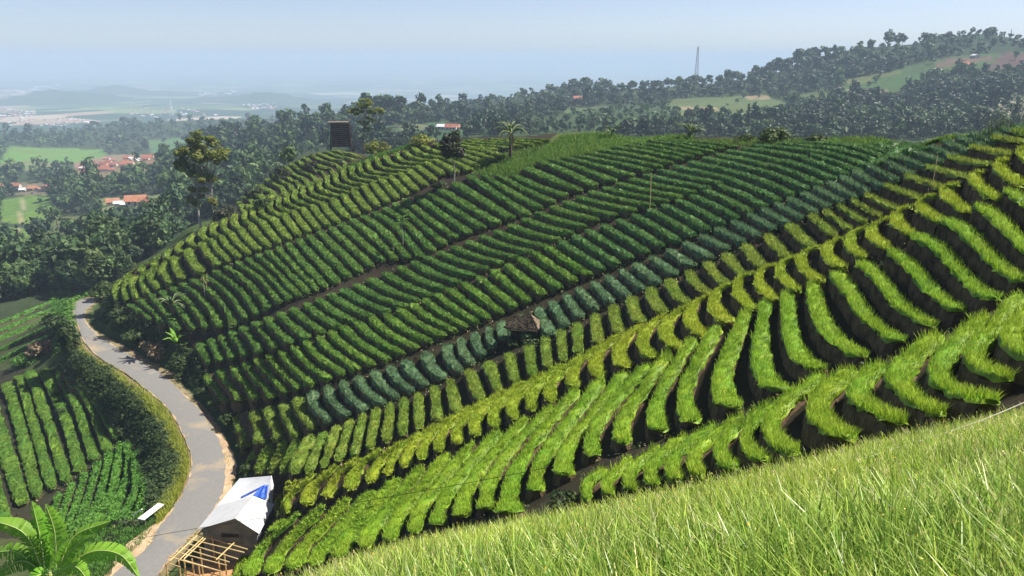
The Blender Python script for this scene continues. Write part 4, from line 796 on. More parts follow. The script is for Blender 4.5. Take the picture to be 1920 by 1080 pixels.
# --- ground cover: bank scrub, verge grass, weeds, the crop under the camera
def px_in(poly, n):
    P_ = np.asarray(poly, float); lo, hi = P_.min(0), P_.max(0); px = rng.uniform(lo[0], hi[0], n * 6); py = rng.uniform(lo[1], hi[1], n * 6); m = inside(poly, px, py); return px[m][:n], py[m][:n]
def offroad(h, lim): return road_dist(h[:, 0], h[:, 1])[0] > lim
def scrub(poly, n, mat, name, label, cat, rmin, rmax, r=(.5, 1.1), lift=.5, per=14, size=.2, lim=.25):
    px, py = px_in(poly, n); h = hit(px, py, rmin, rmax); h = h[np.isfinite(h[:, 0])]; h = h[offroad(h, lim)]; g = Geo(); m = len(h); rr = rng.uniform(*r, m); k = np.repeat(np.arange(m), per); q = sphere_pts(rng, len(k), .5); q[:, 2] = np.abs(q[:, 2]) * .9
    P_ = h[k] + q * rr[k, None] * np.array([1, 1, lift * 2]); tone = rng.normal(0, .17, (m, 2)); t = np.stack([np.clip(.45 + tone[k, 0] + rng.normal(0, .12, len(k)), 0, 1), np.clip(.5 + .7 * tone[k, 1] + rng.normal(0, .1, len(k)), 0, 1), np.zeros(len(k))], 1)
    cards(g, rng, P_, q + np.array([0, 0, .6]) + rng.normal(0, .4, q.shape), size, t); tag(g.build(name, M[mat]), label, cat, kind='stuff')
def turf(poly, n, mat, name, label, cat, rmin, rmax, hgt, wid, lean=.5, lim=.15, seg=1, extra=None):
    px, py = px_in(poly, n); h = hit(px, py, rmin, rmax); h = h[np.isfinite(h[:, 0])]; h = h[offroad(h, lim)]
    m = len(h); d = np.linalg.norm(h, axis=1); g = Geo(); t = np.stack([rng.uniform(0, 1, m), np.clip(rng.normal(.5, .16, m), 0, 1), np.zeros(m)], 1)
    blades(g, rng, h, hgt * rng.uniform(.6, 1.3, m), wid * rng.uniform(.7, 1.3, m), lean, t, seg); tag(g.build(name, M[mat]), label, cat, kind='stuff')
scrub([(120,640),(160,655),(205,695),(258,745),(305,800),(335,860),(330,900),(303,955),(285,945),(275,900),(268,865),(228,815),(185,765),(138,715),(118,690)], 900, 'shrub', 'bank_scrub', 'dark scrub covering the steep bank left of the road', 'scrub', 55, 150, (.45, 1.0), .5, 20, .17, .5)
scrub([(165,575),(215,548),(245,590),(290,612),(345,640),(372,672),(398,705),(408,760),(446,790),(456,850),(470,895),(440,905),(420,845),(400,800),(375,755),(332,715),(290,684),(235,650),(190,622)], 800, 'shrub', 'bank_scrub', 'dark scrub on the bank between the road and the terraces', 'scrub', 55, 150, (.4, .8), .5, 20, .17, 1.7)
turf([(150,640),(160,640),(215,680),(270,722),(315,765),(345,815),(362,860),(358,890),(345,925),(320,965),(296,985),(290,960),(325,905),(332,862),(308,808),(258,750),(205,700),(150,660)], 9000, 'verge_leaf', 'verge_grass', 'yellow green grass along the left edge of the road', 'grass', 50, 150, .55, .06, .6)
turf([(200,1090),(275,1030),(300,985),(285,970),(240,1000),(190,1050),(150,1090)], 2500, 'fill_leaf', 'verge_grass', 'short green grass beside the bench and the road', 'grass', 45, 90, .3, .05, .6, .6)
turf([(88,1000),(145,985),(245,985),(265,1000),(235,1030),(190,1070),(60,1085),(60,1030)], 6500, 'fill_leaf', 'weeds', 'bright green leafy weeds below the bean rows', 'weeds', 45, 100, .4, .09, .7)
scrub([(95,560),(140,575),(132,650),(105,670),(100,600)], 160, 'fill_leaf', 'weeds', 'mixed green plants on the terrace left of the road bend', 'weeds', 110, 230, (.5, 1.0), .45, 16, .2)
scrub([(95,545),(160,545),(190,556),(150,566),(120,590),(100,580)], 200, 'fill_leaf', 'weeds', 'light green plants at the outer side of the road bend', 'weeds', 130, 260, (.6, 1.2), .5, 16, .22)
turf([(885,328),(905,300),(1000,274),(1040,268),(1060,290),(960,334)], 4000, 'leaf_deep', 'crest_grass', 'rough green grass between the crest rows and the dark rows', 'grass', 70, 160, .45, .09, .6)
turf([(945,325),(1040,302),(1100,290),(1165,278),(1215,270),(1300,262),(1300,255),(1120,250),(1050,256),(1010,292),(940,312)], 9000, 'leaf_deep', 'crest_grass', 'rough olive grass on the uncultivated part of the crest', 'grass', 70, 150, .5, .09, .6)
turf([(640,318),(690,296),(780,268),(800,262),(800,270),(720,292),(650,325)], 2500, 'fill_leaf', 'crest_grass', 'green grass along the crest right of the slatted tower', 'grass', 110, 160, .45, .09, .6)
turf([(1260,262),(1700,258),(1880,244),(1880,256),(1700,274),(1500,278),(1260,270)], 4500, 'leaf_deep', 'crest_grass', 'green grass fringe along the right part of the crest', 'grass', 35, 120, .4, .07, .6)
ke = rng.integers(0, len(RLW), 2600); sd_ = rng.uniform(0, 1, 2600) < .5; eb = np.where(sd_[:, None], RLW[ke] + ac[ke] * rng.normal(-.12, .16, (2600, 1)), RRW[ke] + ac[ke] * rng.normal(.15, .18, (2600, 1))) + (RC[np.minimum(ke + 1, len(RC) - 1)] - RC[ke]) * rng.uniform(0, 1, (2600, 1)); eb[:, 2] = np.maximum(ground(eb[:, 0], eb[:, 1]), eb[:, 2] - .05)
eb = eb[np.sin(eb[:, 0] * 1.3) + np.sin(eb[:, 1] * .9 + 1) > rng.uniform(-1.2, 1.6, len(eb))]; n = len(eb); g = Geo(); blades(g, rng, eb, .22 * rng.uniform(.4, 1.4, n), .05, .6, np.stack([rng.uniform(0, 1, n), rng.uniform(.1, .8, n), np.zeros(n)], 1))
tag(g.build('edge_grass', M['verge_leaf']), 'sparse grass tufts spilling over both edges of the road', 'grass', kind='stuff')
# weeds on the paths at the ends of the rows
EL_ = [(a[3], b_[3]) for a in ENDS for b_ in ENDS if a[0] == b_[0] and a[2] == b_[2] and b_[1] == a[1] + 1]
n = 30000; kk = rng.integers(0, len(EL_), n); A0 = np.array([e[0] for e in EL_])[kk]; A1 = np.array([e[1] for e in EL_])[kk]; u = rng.uniform(0, 1, (n, 1)); E_ = A0 * (1 - u) + A1 * u + rng.normal(0, .30, (n, 3)) * np.array([1, 1, 0])
cl = np.sin(E_[:, 0] * 1.9 + np.sin(E_[:, 1] * 1.3) * 2) + np.sin(E_[:, 1] * 2.3 + E_[:, 0] * .7); dE = np.linalg.norm(E_, axis=1); E_ = E_[(dE > 24) & (cl > rng.uniform(-1.6, 1.2, n))]; n = len(E_); E_[:, 2] = ground(E_[:, 0], E_[:, 1]) + rng.uniform(0, .3, n); g = Geo()
cards(g, rng, E_, rng.normal(size=(n, 3)) + np.array([0, 0, .6]), np.interp(np.linalg.norm(E_, axis=1), [25, 60, 140], [.06, .10, .17]), np.stack([rng.uniform(0, 1, n), rng.uniform(.1, .8, n), np.zeros(n)], 1), mat=0)
dryw = rng.uniform(0, 1, sum(len(x) for x in g.mq)) < .22; g.mq = [dryw.astype(np.int32)]
tag(g.build('path_weeds', [M['shrub'], M['shrub_dry']]), 'small dark weeds on the paths between the terrace strips', 'weeds', kind='stuff')
FORE = [(380,1095),(560,1083),(640,1064),(760,1027),(860,1003),(960,988),(1060,970),(1280,932),(1450,887),(1690,823),(1930,783),(2080,740),(2620,600),(2700,1500),(-100,1500),(200,1130)]
FORE_EDGE = [(560,1090),(640,1064),(760,1027),(860,1003),(960,988),(1060,970),(1280,932),(1450,887),(1690,823),(1930,783),(1940,860),(1700,900),(1280,1000),(1000,1050),(760,1090)]
def fore(poly, n, keep):
    px, py = px_in(poly, n); h = hit(px, py, 1.3, 40); d = np.linalg.norm(h, axis=1); return h[np.isfinite(d) & (rng.uniform(0, 1, len(d)) < keep(d))]
A_ = fore(FORE, 120000, lambda d: np.interp(d, [1.5, 3, 6, 12, 30], [.14, .34, .75, 1, 1])); B_ = fore(FORE_EDGE, 26000, lambda d: np.interp(d, [6, 10, 30], [.6, 1, 1]))
H_ = np.vstack([A_, B_]); m = len(H_); H_[:, :2] += rng.normal(0, .05, (m, 2)); H_[:, 2] = ground(H_[:, 0], H_[:, 1]); d = np.linalg.norm(H_, axis=1); g = Geo(); pt0 = .16 * np.sin(H_[:, 0] * 2.3 + 1.5 * np.sin(H_[:, 1] * 1.4)) * np.sin(H_[:, 1] * 1.9 - H_[:, 0] * .6); dry = rng.uniform(0, 1, m) < np.interp(d, [3, 7, 14], [.08, .24, .42]) + .8 * pt0
pt = .22 * np.sin(H_[:, 0] * 1.7 + 2 * np.sin(H_[:, 1] * .9)) + .18 * np.sin(H_[:, 1] * 2.9 + H_[:, 0]); t = np.stack([np.clip(rng.normal(.42, .34, m) + pt + np.interp(d, [3, 8, 15], [-.36, .0, .24]), 0, 1), np.clip(rng.normal(.5, .32, m), 0, 1), np.zeros(m)], 1)
for sel, mt in ((~dry, 0), (dry, 1)):
    ns = sel & (d < 6.5); fs = sel & (d >= 6.5); sh = 1.0 if mt == 0 else .8
    blades(g, rng, H_[ns], sh * .40 * rng.uniform(.6, 1.25, ns.sum()), .0095 * rng.uniform(.6, 1.7, ns.sum()), .55, t[ns], 4, mt, droop=.8)
    blades(g, rng, H_[fs], sh * .38 * rng.uniform(.6, 1.2, fs.sum()), .013 * rng.uniform(.7, 1.4, fs.sum()), .5, t[fs], 2, mt, droop=.8)
# withered tips and flower heads among the leaves, and some broad weeds
nt2 = 5000; ii = rng.integers(0, m, nt2); q = H_[ii] + np.stack([rng.normal(0, .06, nt2), rng.normal(0, .06, nt2), rng.uniform(.10, .40, nt2)], 1); dq = np.linalg.norm(q, axis=1); tt = np.stack([rng.uniform(0, 1, nt2), np.clip(rng.normal(.5, .3, nt2), 0, 1), np.zeros(nt2)], 1)
cards(g, rng, q, rng.normal(size=(nt2, 3)), np.interp(dq, [2, 6, 15], [.006, .011, .02]), tt, 2, asp=.45)
tag(g.build('onion_leaves', [M['fore_leaf'], M['fore_dry'], M['fore_tip']]), 'dense sunlit green and straw coloured onion leaves on the near slope', 'onion crop', kind='stuff')
# ---------------------------------------------------------------- built things
rng = np.random.default_rng(31)
def pole(g, a, b, r=.035, mat=0, r2=None): tube(g, [a, b], [r, r if r2 is None else r2], 6, mat)
Zs = SHED_Z
M['slatwood'] = plainmat('weathered_slats', (.06, .038, .03), (.13, .09, .07), 1.2, .85, .2, .2)
M['roofgrey'] = plainmat('grey_sheet_roof', (.46, .465, .47), (.54, .545, .55), .8, .5, 0, .35)  # front shed roof: slightly darker grey than the rear sheet
def quadslab(g, P4, th, mat=0, sub=1):
    P4 = np.asarray(P4, float); n_ = unit(np.cross(P4[1] - P4[0], P4[3] - P4[0])); n_ = n_ if n_[2] > 0 else -n_; g.add(np.vstack([P4 - n_ * th, P4]), BOXQ, mat=mat)
def corrugated(g, a, b, c, d, th=.03, waves=14, amp=.005):
    """sheet roof: a-b lower edge, d-c upper edge, ribs running up the slope"""
    a, b, c, d = map(lambda q: np.asarray(q, float), (a, b, c, d)); n_ = unit(np.cross(b - a, d - a)); n_ = n_ if n_[2] > 0 else -n_; m = waves * 4 + 1; u = np.linspace(0, 1, m)[:, None]; w_ = amp * np.sin(np.linspace(0, waves * 2 * math.pi, m))[:, None] * n_
    lo = a + (b - a) * u + w_; hi = d + (c - d) * u + w_; Vv = np.stack([lo - n_ * th, hi - n_ * th, hi, lo], 1); J = np.arange(m * 4).reshape(m, 4)
    q = [np.stack([J[:-1, k], J[1:, k], J[1:, (k + 1) % 4], J[:-1, (k + 1) % 4]], -1) for k in range(4)]; g.add(Vv.reshape(-1, 3), np.concatenate(q + [J[:1, ::-1], J[-1:]]))
fl, fp, fr_ = at(370, 993, 60.6), at(441, 972, 59.3), at(486, 1001, 60.2); rl, rp, rr_ = at(407, 948, 64.0), at(475, 930, 62.6), at(515, 945, 64.0)
S0 = np.array([(fl[0] + fr_[0]) / 2, (fl[1] + fr_[1]) / 2 + 2, Zs])
sh = empty('roadside_shed', S0, 'white gabled roadside shed, the nearer one, with dark open gable end', 'shed')
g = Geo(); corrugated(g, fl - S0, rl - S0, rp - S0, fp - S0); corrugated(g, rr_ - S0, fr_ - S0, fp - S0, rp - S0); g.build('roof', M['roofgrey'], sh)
def inset(p_, q_, f): return p_ * (1 - f) + q_ * f
ctr = (fl + fr_ + rl + rr_) / 4
g = Geo(); cor = [inset(q, ctr, .13) for q in (fl, fr_, rr_, rl)]
for k in range(4):
    a, b = cor[k], cor[(k + 1) % 4]; a = a.copy(); b = b.copy(); a[2] -= .12; b[2] -= .12; lo_a, lo_b = a.copy(), b.copy(); lo_a[2] = lo_b[2] = Zs - .3
    dr_ = unit(np.cross(b - a, (0, 0, 1))) * .03; P_ = np.array([lo_a, lo_b, b, a]) - S0; g.add(np.vstack([P_ - dr_, P_ + dr_]), BOXQ)
g.build('wall', M['wallgrey'], sh)
g = Geo(); a, b = cor[0].copy(), cor[1].copy(); a[2] -= .12; b[2] -= .12; pk = inset(fp, rp, .14); pk[2] = fp[2] - .2; dr_ = np.array([0, .03, 0]); P_ = np.array([a, b, pk]) - S0; g.add(np.vstack([P_ - dr_, P_ + dr_]), [(0, 1, 4, 3), (1, 2, 5, 4), (2, 0, 3, 5)], [(0, 2, 1), (3, 4, 5)]); g.build('gable_panel', M['wallgrey'], sh)
g = Geo(); c0 = (cor[0] + cor[1]) / 2 - S0; c0 = c0 + np.array([0, 0, -.1]); box(g, c0 + np.array([.1, -.07, -.35]), 1.5, .05, .28); g.build('gable_opening_shade', M['darkwood'], sh)  # solid dark board stands in for the shade inside the gable opening
g = Geo(); box(g, c0 + np.array([0, -.09, -.95]), 3.4, .06, .07); box(g, c0 + np.array([-1.3, -.09, -1.6]), .07, .06, 1.6); box(g, c0 + np.array([1.3, -.09, -1.6]), .07, .06, 1.6); g.build('timber_frame', M['wood'], sh)
# rear building: single slope
ql, qt, qr, qb = at(405, 950, 65.2), at(449, 897, 68.6), at(509, 892, 66.4), at(503, 940, 64.2)
S1 = (ql + qt + qr + qb) / 4; S1[2] = Zs; sh2 = empty('roadside_shed', S1, 'low white-roofed shed behind the gabled one, farther along the road', 'shed')
g = Geo(); corrugated(g, ql - S1, qt - S1, qr - S1, qb - S1, waves=18); g.build('roof', M['roofwhite'], sh2)
g = Geo(); c1 = (ql + qt + qr + qb) / 4; cor = [inset(q, c1, .1) for q in (ql, qb, qr, qt)]
for k in range(4):
    a, b = cor[k].copy(), cor[(k + 1) % 4].copy(); a[2] -= .1; b[2] -= .1; lo_a, lo_b = a.copy(), b.copy(); lo_a[2] = lo_b[2] = Zs - .4; dr_ = unit(np.cross(b - a, (0, 0, 1))) * .03; P_ = np.array([lo_a, lo_b, b, a]) - S1; g.add(np.vstack([P_ - dr_, P_ + dr_]), BOXQ)
g.build('wall', M['wood'], sh2)
g = Geo(); a, b = qt.copy() - S1, qr.copy() - S1; dn = np.array([0, .05, 0]); quadslab(g, [b + dn, b + (qb - qr) + dn * 0 + np.array([.16, 0, 0]), b + (qb - qr) + np.array([.22, 0, -.9]), b + np.array([.1, .05, -.9])], .03); g.build('end_board', M['white'], sh2)
# blue tarpaulin folded over the rear roof's upper edge
nr_ = unit(np.cross(qt - ql, qb - ql)); nr_ = nr_ if nr_[2] > 0 else -nr_
def on_roof(u, v, up=.06): return (ql * (1 - u) + qb * u) * (1 - v) + (qt * (1 - u) + qr * u) * v + nr_ * up
g = Geo(); n_ = 11; c4 = [(.66, .22), (.97, .06), (.97, .60), (.84, .62)]; Vv = []
for i in range(n_):
    for j in range(n_):
        u, v = i / (n_ - 1), j / (n_ - 1); ru = (c4[0][0] * (1 - u) + c4[1][0] * u) * (1 - v) + (c4[3][0] * (1 - u) + c4[2][0] * u) * v; rv = (c4[0][1] * (1 - u) + c4[1][1] * u) * (1 - v) + (c4[3][1] * (1 - u) + c4[2][1] * u) * v
        Vv.append(on_roof(ru, rv, .07 + .05 * math.sin(u * 13 + v * 4) + rng.uniform(0, .03)))
J = np.arange(n_ * n_).reshape(n_, n_); q = np.stack([J[:-1, :-1], J[1:, :-1], J[1:, 1:], J[:-1, 1:]], -1).reshape(-1, 4)
g.add(Vv, q); quadslab(g, [on_roof(.40, .26), on_roof(.44, .22), on_roof(.86, .60), on_roof(.84, .63)], .02)
tag(g.build('tarpaulin', M['blue']), 'crumpled blue tarpaulin lying on the rear white roof', 'tarpaulin')
# bamboo frame under construction in front of the gabled shed
F0 = at(385, 1040, 58.5); F0[2] = Zs; bf = empty('bamboo_shelter', F0, 'unfinished frame of bamboo poles in front of the white shed', 'shelter')
zt = lambda px: np.interp(px, [310, 420, 470], [-34.55, -34.75, -34.95])
def gridp(px, py, z=None):
    x, y, z_ = ray(px, py); k = (zt(px) if z is None else z) / z_; return np.array([x * k, y * k, z_ * k])
def add_pole(nm, a, b, r=.045):
    g = Geo(); pole(g, a - F0, b - F0, r); g.build(nm, M['bamboo'], bf)
for a, b in (((416, 980), (345, 1048)), ((407, 984), (336, 1050)), ((378, 996), (318, 1052)), ((464, 994), (405, 1050))): add_pole('rail', gridp(*a), gridp(*b), .05)
for a, b in (((372, 1003), (464, 1030)), ((352, 1010), (458, 1036)), ((350, 1019), (446, 1048)), ((340, 1027), (430, 1054)), ((330, 1035), (425, 1060)), ((314, 1043), (416, 1072)), ((344, 1050), (410, 1070)), ((315, 1056), (338, 1063))): add_pole('crossbar', gridp(*a), gridp(*b), .042)
for px, py in ((345, 1049), (311, 1056), (335, 1051), (375, 1030), (398, 1005), (410, 1052), (440, 1000), (457, 997), (420, 1035), (372, 1058), (360, 1048)):
    a = gridp(px, py); b = a.copy(); b[2] = Zs - .4; add_pole('post', a, b, .05)
# white bench planks beside the road
def bench(label, a, b, wdt, hgt, slab, legs):
    a, b = np.array(a), np.array(b); o = (a + b) / 2; o[2] = float(ground(o[0], o[1])); t = empty('bench', o, label, 'bench'); ax0 = unit(b - a); ay = unit(np.cross((0, 0, 1), ax0)); az = np.cross(ax0, ay)
    g = Geo(); box(g, (a + b) / 2 - o, np.linalg.norm(b - a), wdt, slab, [ax0, ay, az]); g.build('plank', M['white'], t)
    for f in legs:
        for s_ in ((-1, 1) if wdt > .2 else (0,)):
            q = a + (b - a) * f + ay * s_ * wdt * .4; g = Geo(); lo = q.copy(); lo[2] = float(ground(q[0], q[1])) - .2; pole(g, q - o - np.array([0, 0, slab]), lo - o, .045); g.build('leg', M['wood'], t)
def lift(px, py, h, rmin=45, rmax=90):
    q = hit(px, py, rmin, rmax)[0]; dx, dy, dz = ray(px, py); k = q[1] / dy
    for _ in range(30):
        p_ = np.array([dx, dy, dz]) * k; e = p_[2] - float(ground(p_[0], p_[1])) - h
        k *= 1 + .012 * (-1 if e < 0 else 1) * min(1, abs(e) * 2)
    return np.array([dx, dy, dz]) * k
bench('long white plank bench on posts at the left road edge', lift(264, 974, .75), lift(302, 945, .75), .62, .75, .06, (.06, .94))
bench('short thin white rail on two posts left of the plank bench', lift(248, 967, 1.0), lift(266, 955, 1.0), .12, 1.0, .08, (.03, .97))
# small thatched field hut
p = gp(985, 632, 40, 95); hs = np.linalg.norm(p) / F_PX; w_ = 60 * hs
hut = empty('field_hut', p, 'small weathered thatched field hut between the terrace strips', 'hut', rz=-.25)
g = Geo(); a = [(-.58 * w_, -.45 * w_, .42 * w_), (.55 * w_, -.45 * w_, .36 * w_), (.55 * w_, .35 * w_, .36 * w_), (-.58 * w_, .35 * w_, .42 * w_)]; r0, r1 = np.array((-.35 * w_, 0, .66 * w_)), np.array((.2 * w_, 0, .72 * w_)); a = [np.array(q) for q in a]
for P4 in ((a[0], a[1], r1, r0), (a[2], a[3], r0, r1)): quadslab(g, P4, .09)
quadslab(g, (a[3], a[0], r0, r0 + np.array([.02, .02, 0])), .09); kr = 260; uu = rng.uniform(0, 1, (kr, 1)); vv = rng.uniform(0, 1, (kr, 1)); cards(g, rng, (a[0] * (1 - uu) + a[1] * uu) * (1 - vv) + (r0 * (1 - uu) + r1 * uu) * vv + np.array([0, 0, .05]), rng.normal(0, .3, (kr, 3)) + np.array([0, -.4, .9]), .20, np.tile((.5, .5, 0), (kr, 1)), asp=.25)
g.build('roof', M['thatch'], hut)
g = Geo(); quadslab(g, (a[1] + np.array([0, 0, .04]), a[2] + np.array([0, 0, .04]), r1 + np.array([-.02, .05, .06]), r1 + np.array([-.02, -.05, .06])), .05); g.build('roof_board', M['wood'], hut)
g = Geo(); box(g, (.02 * w_, -.42 * w_, .36 * w_), .75 * w_, .07, .09); g.build('eave_beam', M['bamboo'], hut)
g = Geo(); box(g, (-.02, .05 * w_, .2 * w_), .8 * w_, .6 * w_, .36 * w_); g.build('wall', M['darkwood'], hut)
for x_ in (-.46, .44):
    for y_ in (-.38, .3): g = Geo(); pole(g, (x_ * w_, y_ * w_, -.5), (x_ * w_, y_ * w_, .4 * w_), .05); g.build('post', M['wood'], hut)
# slatted tower on the knoll
p = at(641, 281, 184); p[2] = float(ground(p[0], p[1])); ts = 184 / F_PX; tw = empty('slatted_tower', p, 'tapered dark slatted wooden tower on the terraced knoll', 'tower', rz=.12)
def ring(z_, k): hw = np.interp(z_, [0, 1], [20.5, 16.0]) * ts; return hw * k
Ht = 53 * ts
for sx_ in (-1, 1):
    for sy in (-1, 1):
        g = Geo(); pole(g, (sx_ * ring(0, 1), sy * ring(0, .7), -.5), (sx_ * ring(1, 1), sy * ring(1, .7), Ht), .11); g.build('leg', M['darkwood'], tw)
g = Geo(); ns = 12
for k in range(ns):
    z0 = Ht * (.16 + .82 * k / ns); z1 = z0 + Ht * .82 / ns * .6; h0, h1 = ring(z0 / Ht, .97), ring(z1 / Ht, .97)
    for (ax_, sgn) in ((0, 1), (0, -1), (1, 1), (1, -1)):
        if ax_ == 0: P_ = [(-h0, sgn * h0 * .7, z0), (h0, sgn * h0 * .7, z0 + rng.normal(0, .05)), (h1, sgn * (h1 * .7 - .06), z1 + rng.normal(0, .04)), (-h1, sgn * (h1 * .7 - .06), z1)]; dr_ = np.array([0, sgn * .05, 0])
        else: P_ = [(sgn * h0, -h0 * .7, z0), (sgn * h0, h0 * .7, z0), (sgn * (h1 - .06), h1 * .7, z1), (sgn * (h1 - .06), -h1 * .7, z1)]; dr_ = np.array([sgn * .05, 0, 0])
        P_ = np.array(P_); g.add(np.vstack([P_ - dr_, P_ + dr_]), BOXQ)
g.build('slats', M['slatwood'], tw); g = Geo(); box(g, (0, 0, Ht * .55), ring(.5, 1.7), ring(.5, 1.15), Ht * .78); g.build('inner_wall', M['darkwood'], tw)
g = Geo(); box(g, (-.5, 0, Ht + .06), ring(1, 2.35), ring(1, 1.7), .12); g.build('roof_board', M['wood'], tw)
for sx_ in (-1, 1): g = Geo(); pole(g, (sx_ * 1.0, -ring(0, .75), -.4), (sx_ * .4, -ring(.2, .75), Ht * .2), .07); g.build('brace', M['wood'], tw)
g = Geo(); pole(g, (ring(0, .9), -1.2, -.4), (ring(.3, .8), -ring(.3, .7), Ht * .3), .06); g.build('ladder_pole', M['wood'], tw)
# bamboo poles on the slopes
def stake(px0, py0, px1, py1, rmin, rmax, r, label):
    a = gp(px0, py0, rmin, rmax); d = project(a)[2][0]; b = at(px1, py1, d); g = Geo(); tube(g, resample([a - a + np.array([0, 0, -.3]), (b - a) * .5 + np.array([.03, 0, 0]), b - a], 6), np.linspace(r, r * .6, 6), 6)
    tag(g.build('bamboo_pole', M['bamboo'], loc=a), label, 'pole')
stake(1217, 410, 1221, 324, 50, 90, .04, 'tall upright bamboo pole in the middle of the dark terraces')
stake(1741, 378, 1758, 290, 25, 60, .025, 'thin leaning bamboo pole on the right terraces')
stake(386, 558, 388, 512, 60, 118, .035, 'thin stake beside a sapling at the left of the wavy rows')
stake(1737, 378, 1741, 352, 25, 60, .02, 'short stub of bamboo at the foot of the leaning pole')
# cables
def cable(name, label, pts, r, mat, n=60):
    P_ = resample(np.array([at(*q) for q in pts]), n); g = Geo(); tube(g, P_, r, 5, mat=0); tag(g.build(name, M[mat]), label, 'cable' if name != 'rope' else 'rope')
cable('power_cable', 'thin black cable sagging across the bright terraces above the foreground', [(-60, 1075, 52), (270, 1008, 48), (640, 947, 43), (1000, 882, 37), (1500, 773, 29), (2050, 664, 22)], .013, 'cable')
R0, R1 = hit([1597, 1990], [893, 765], 3, 24); R0[2] += .22; R1[2] += .5; R_ = np.array([R0, (R0 + R1) / 2 - np.array([0, 0, .10]), R1]); g = Geo(); tube(g, resample(R_, 40), .008, 6); tag(g.build('rope', M['rope']), 'pale slack rope lying across the top edge of the foreground crop', 'rope')
# --- houses of the valley
def house_meshes(roof, L_, W_, h, rh, seed):
    g = Geo(); box(g, (0, 0, h / 2 - .5), L_, W_, h + 1); a, b = L_ / 2 - .01, W_ / 2 - .01
    g.add([(-a, -b, h), (-a, b, h), (-a, 0, h + rh * .93), (a, -b, h), (a, b, h), (a, 0, h + rh * .93)], None, [(0, 2, 1), (3, 4, 5)])
    wl = g.mesh('wall', M['housewall']); g = Geo(); e, f = L_ / 2 + .6, W_ / 2 + .7; z0 = h - rh * .7 / (W_ / 2) * 1.0
    for s_ in (-1, 1): quadslab(g, [(-e, s_ * f, z0 + .05), (e, s_ * f, z0 + .05), (e, 0, h + rh), (-e, 0, h + rh)], .15)
    rf = g.mesh('roof', M[roof]); g = Geo()
    for x_ in (-L_ * .3, L_ * .3): box(g, (x_, -W_ / 2 - .02, h * .58), 1.2, .1, 1.2)
    wd = g.mesh('window', M['darkwood']); g = Geo(); box(g, (0, -W_ / 2 - .03, 1.05), 1.0, .1, 2.1); dr = g.mesh('door', M['wood'])
    return dict(wall=wl, roof=rf, window=wd, door=dr)
HM = [house_meshes('tile', 10, 7, 3.2, 2.4, 0), house_meshes('tileorange', 9, 7, 3.0, 2.2, 1), house_meshes('tile', 13, 8, 3.4, 2.8, 2), house_meshes('roofwhite', 10, 7, 3.0, 1.6, 3)]
def house(px, py, rmin, rmax, k, s, label, group, full=True):
    q = hit(px, py, rmin, rmax)[0]
    t = empty('house', q, label, 'house', group, rng.uniform(-.5, .5) + (1.57 if rng.uniform() < .3 else 0)); s *= .85; t.scale = (s, s, s)
    for nm, me in HM[k].items():
        if full or nm in ('wall', 'roof'): o = bpy.data.objects.new(nm, me); C.objects.link(o); o.parent = t
px_, py_ = px_in([(148,318),(160,306),(215,296),(290,293),(288,302),(232,312),(212,322),(150,325)], 42)
for i, (a, b) in enumerate(zip(px_, py_)): house(a, b, 300, 1500, int(rng.choice([0, 0, 0, 1, 2, 3], p=[.25, .2, .2, .15, .12, .08])), rng.uniform(.5, .8), 'small house in the crowded red roofed village in the valley', 'houses of the red roofed village', False)
for (a, b, k, s, lab) in ((212,384,1,.95,'orange roofed house at the left end of the near hamlet'),(226,386,3,.8,'pale roofed house left of the middle of the near hamlet'),(240,388,3,.7,'small pale roofed house at the front of the near hamlet'),(256,385,1,1.2,'largest orange roofed house of the near hamlet'),(274,384,1,.8,'orange roofed house right of the largest one in the hamlet'),(286,386,0,.7,'small red roofed house at the right end of the near hamlet'),(246,378,0,.7,'red roofed house at the back of the near hamlet')):
    house(a, b, 250, 900, k, s, lab, 'houses of the near hamlet')
for i, (a, b, k) in enumerate(((4,352,1),(14,358,1),(38,360,3),(62,357,1),(70,360,1),(90,356,0),(30,352,0))): house(a, b, 250, 1100, k, .85, ('orange roofed house at the left edge among trees, ' if k else 'red roofed house at the left edge among trees, ') + ordinal(i + 1) + ' of seven', 'houses at the left edge')
for (a, b, k, s, lab) in ((1085,192,0,1.3,'lone red roofed house on the wooded ridge left of the mast'),(832,243,3,.9,'pale house in the clearing left of the egg-shaped tree'),(846,244,0,.8,'red roofed house in the clearing behind the egg-shaped tree'),(858,243,1,.7,'orange roofed house in the clearing behind the egg-shaped tree'),(442,253,0,.8,'red roofed house of a far cluster, left of three'),(454,253,3,.8,'pale roofed house of a far cluster, middle of three'),(464,253,1,.7,'orange roofed house of a far cluster, right of three'),(355,264,1,.8,'orange roofed house below the far wooded hill'),(366,266,3,.7,'pale roofed house below the far wooded hill'),(1806,126,0,1.0,'brown roofed hut on the high fields, the largest of three'),(1756,134,3,.7,'pale hut on the high fields, leftmost of three'),(1828,108,3,.8,'pale hut high on the fields near the summit'),(1615,112,3,.7,'tiny pale hut on the grassy upper slope'),(1400,232,3,.6,'small pale hut on the far slope above the crest')):
    house(a, b, 250, 2200, k, s, lab, None)
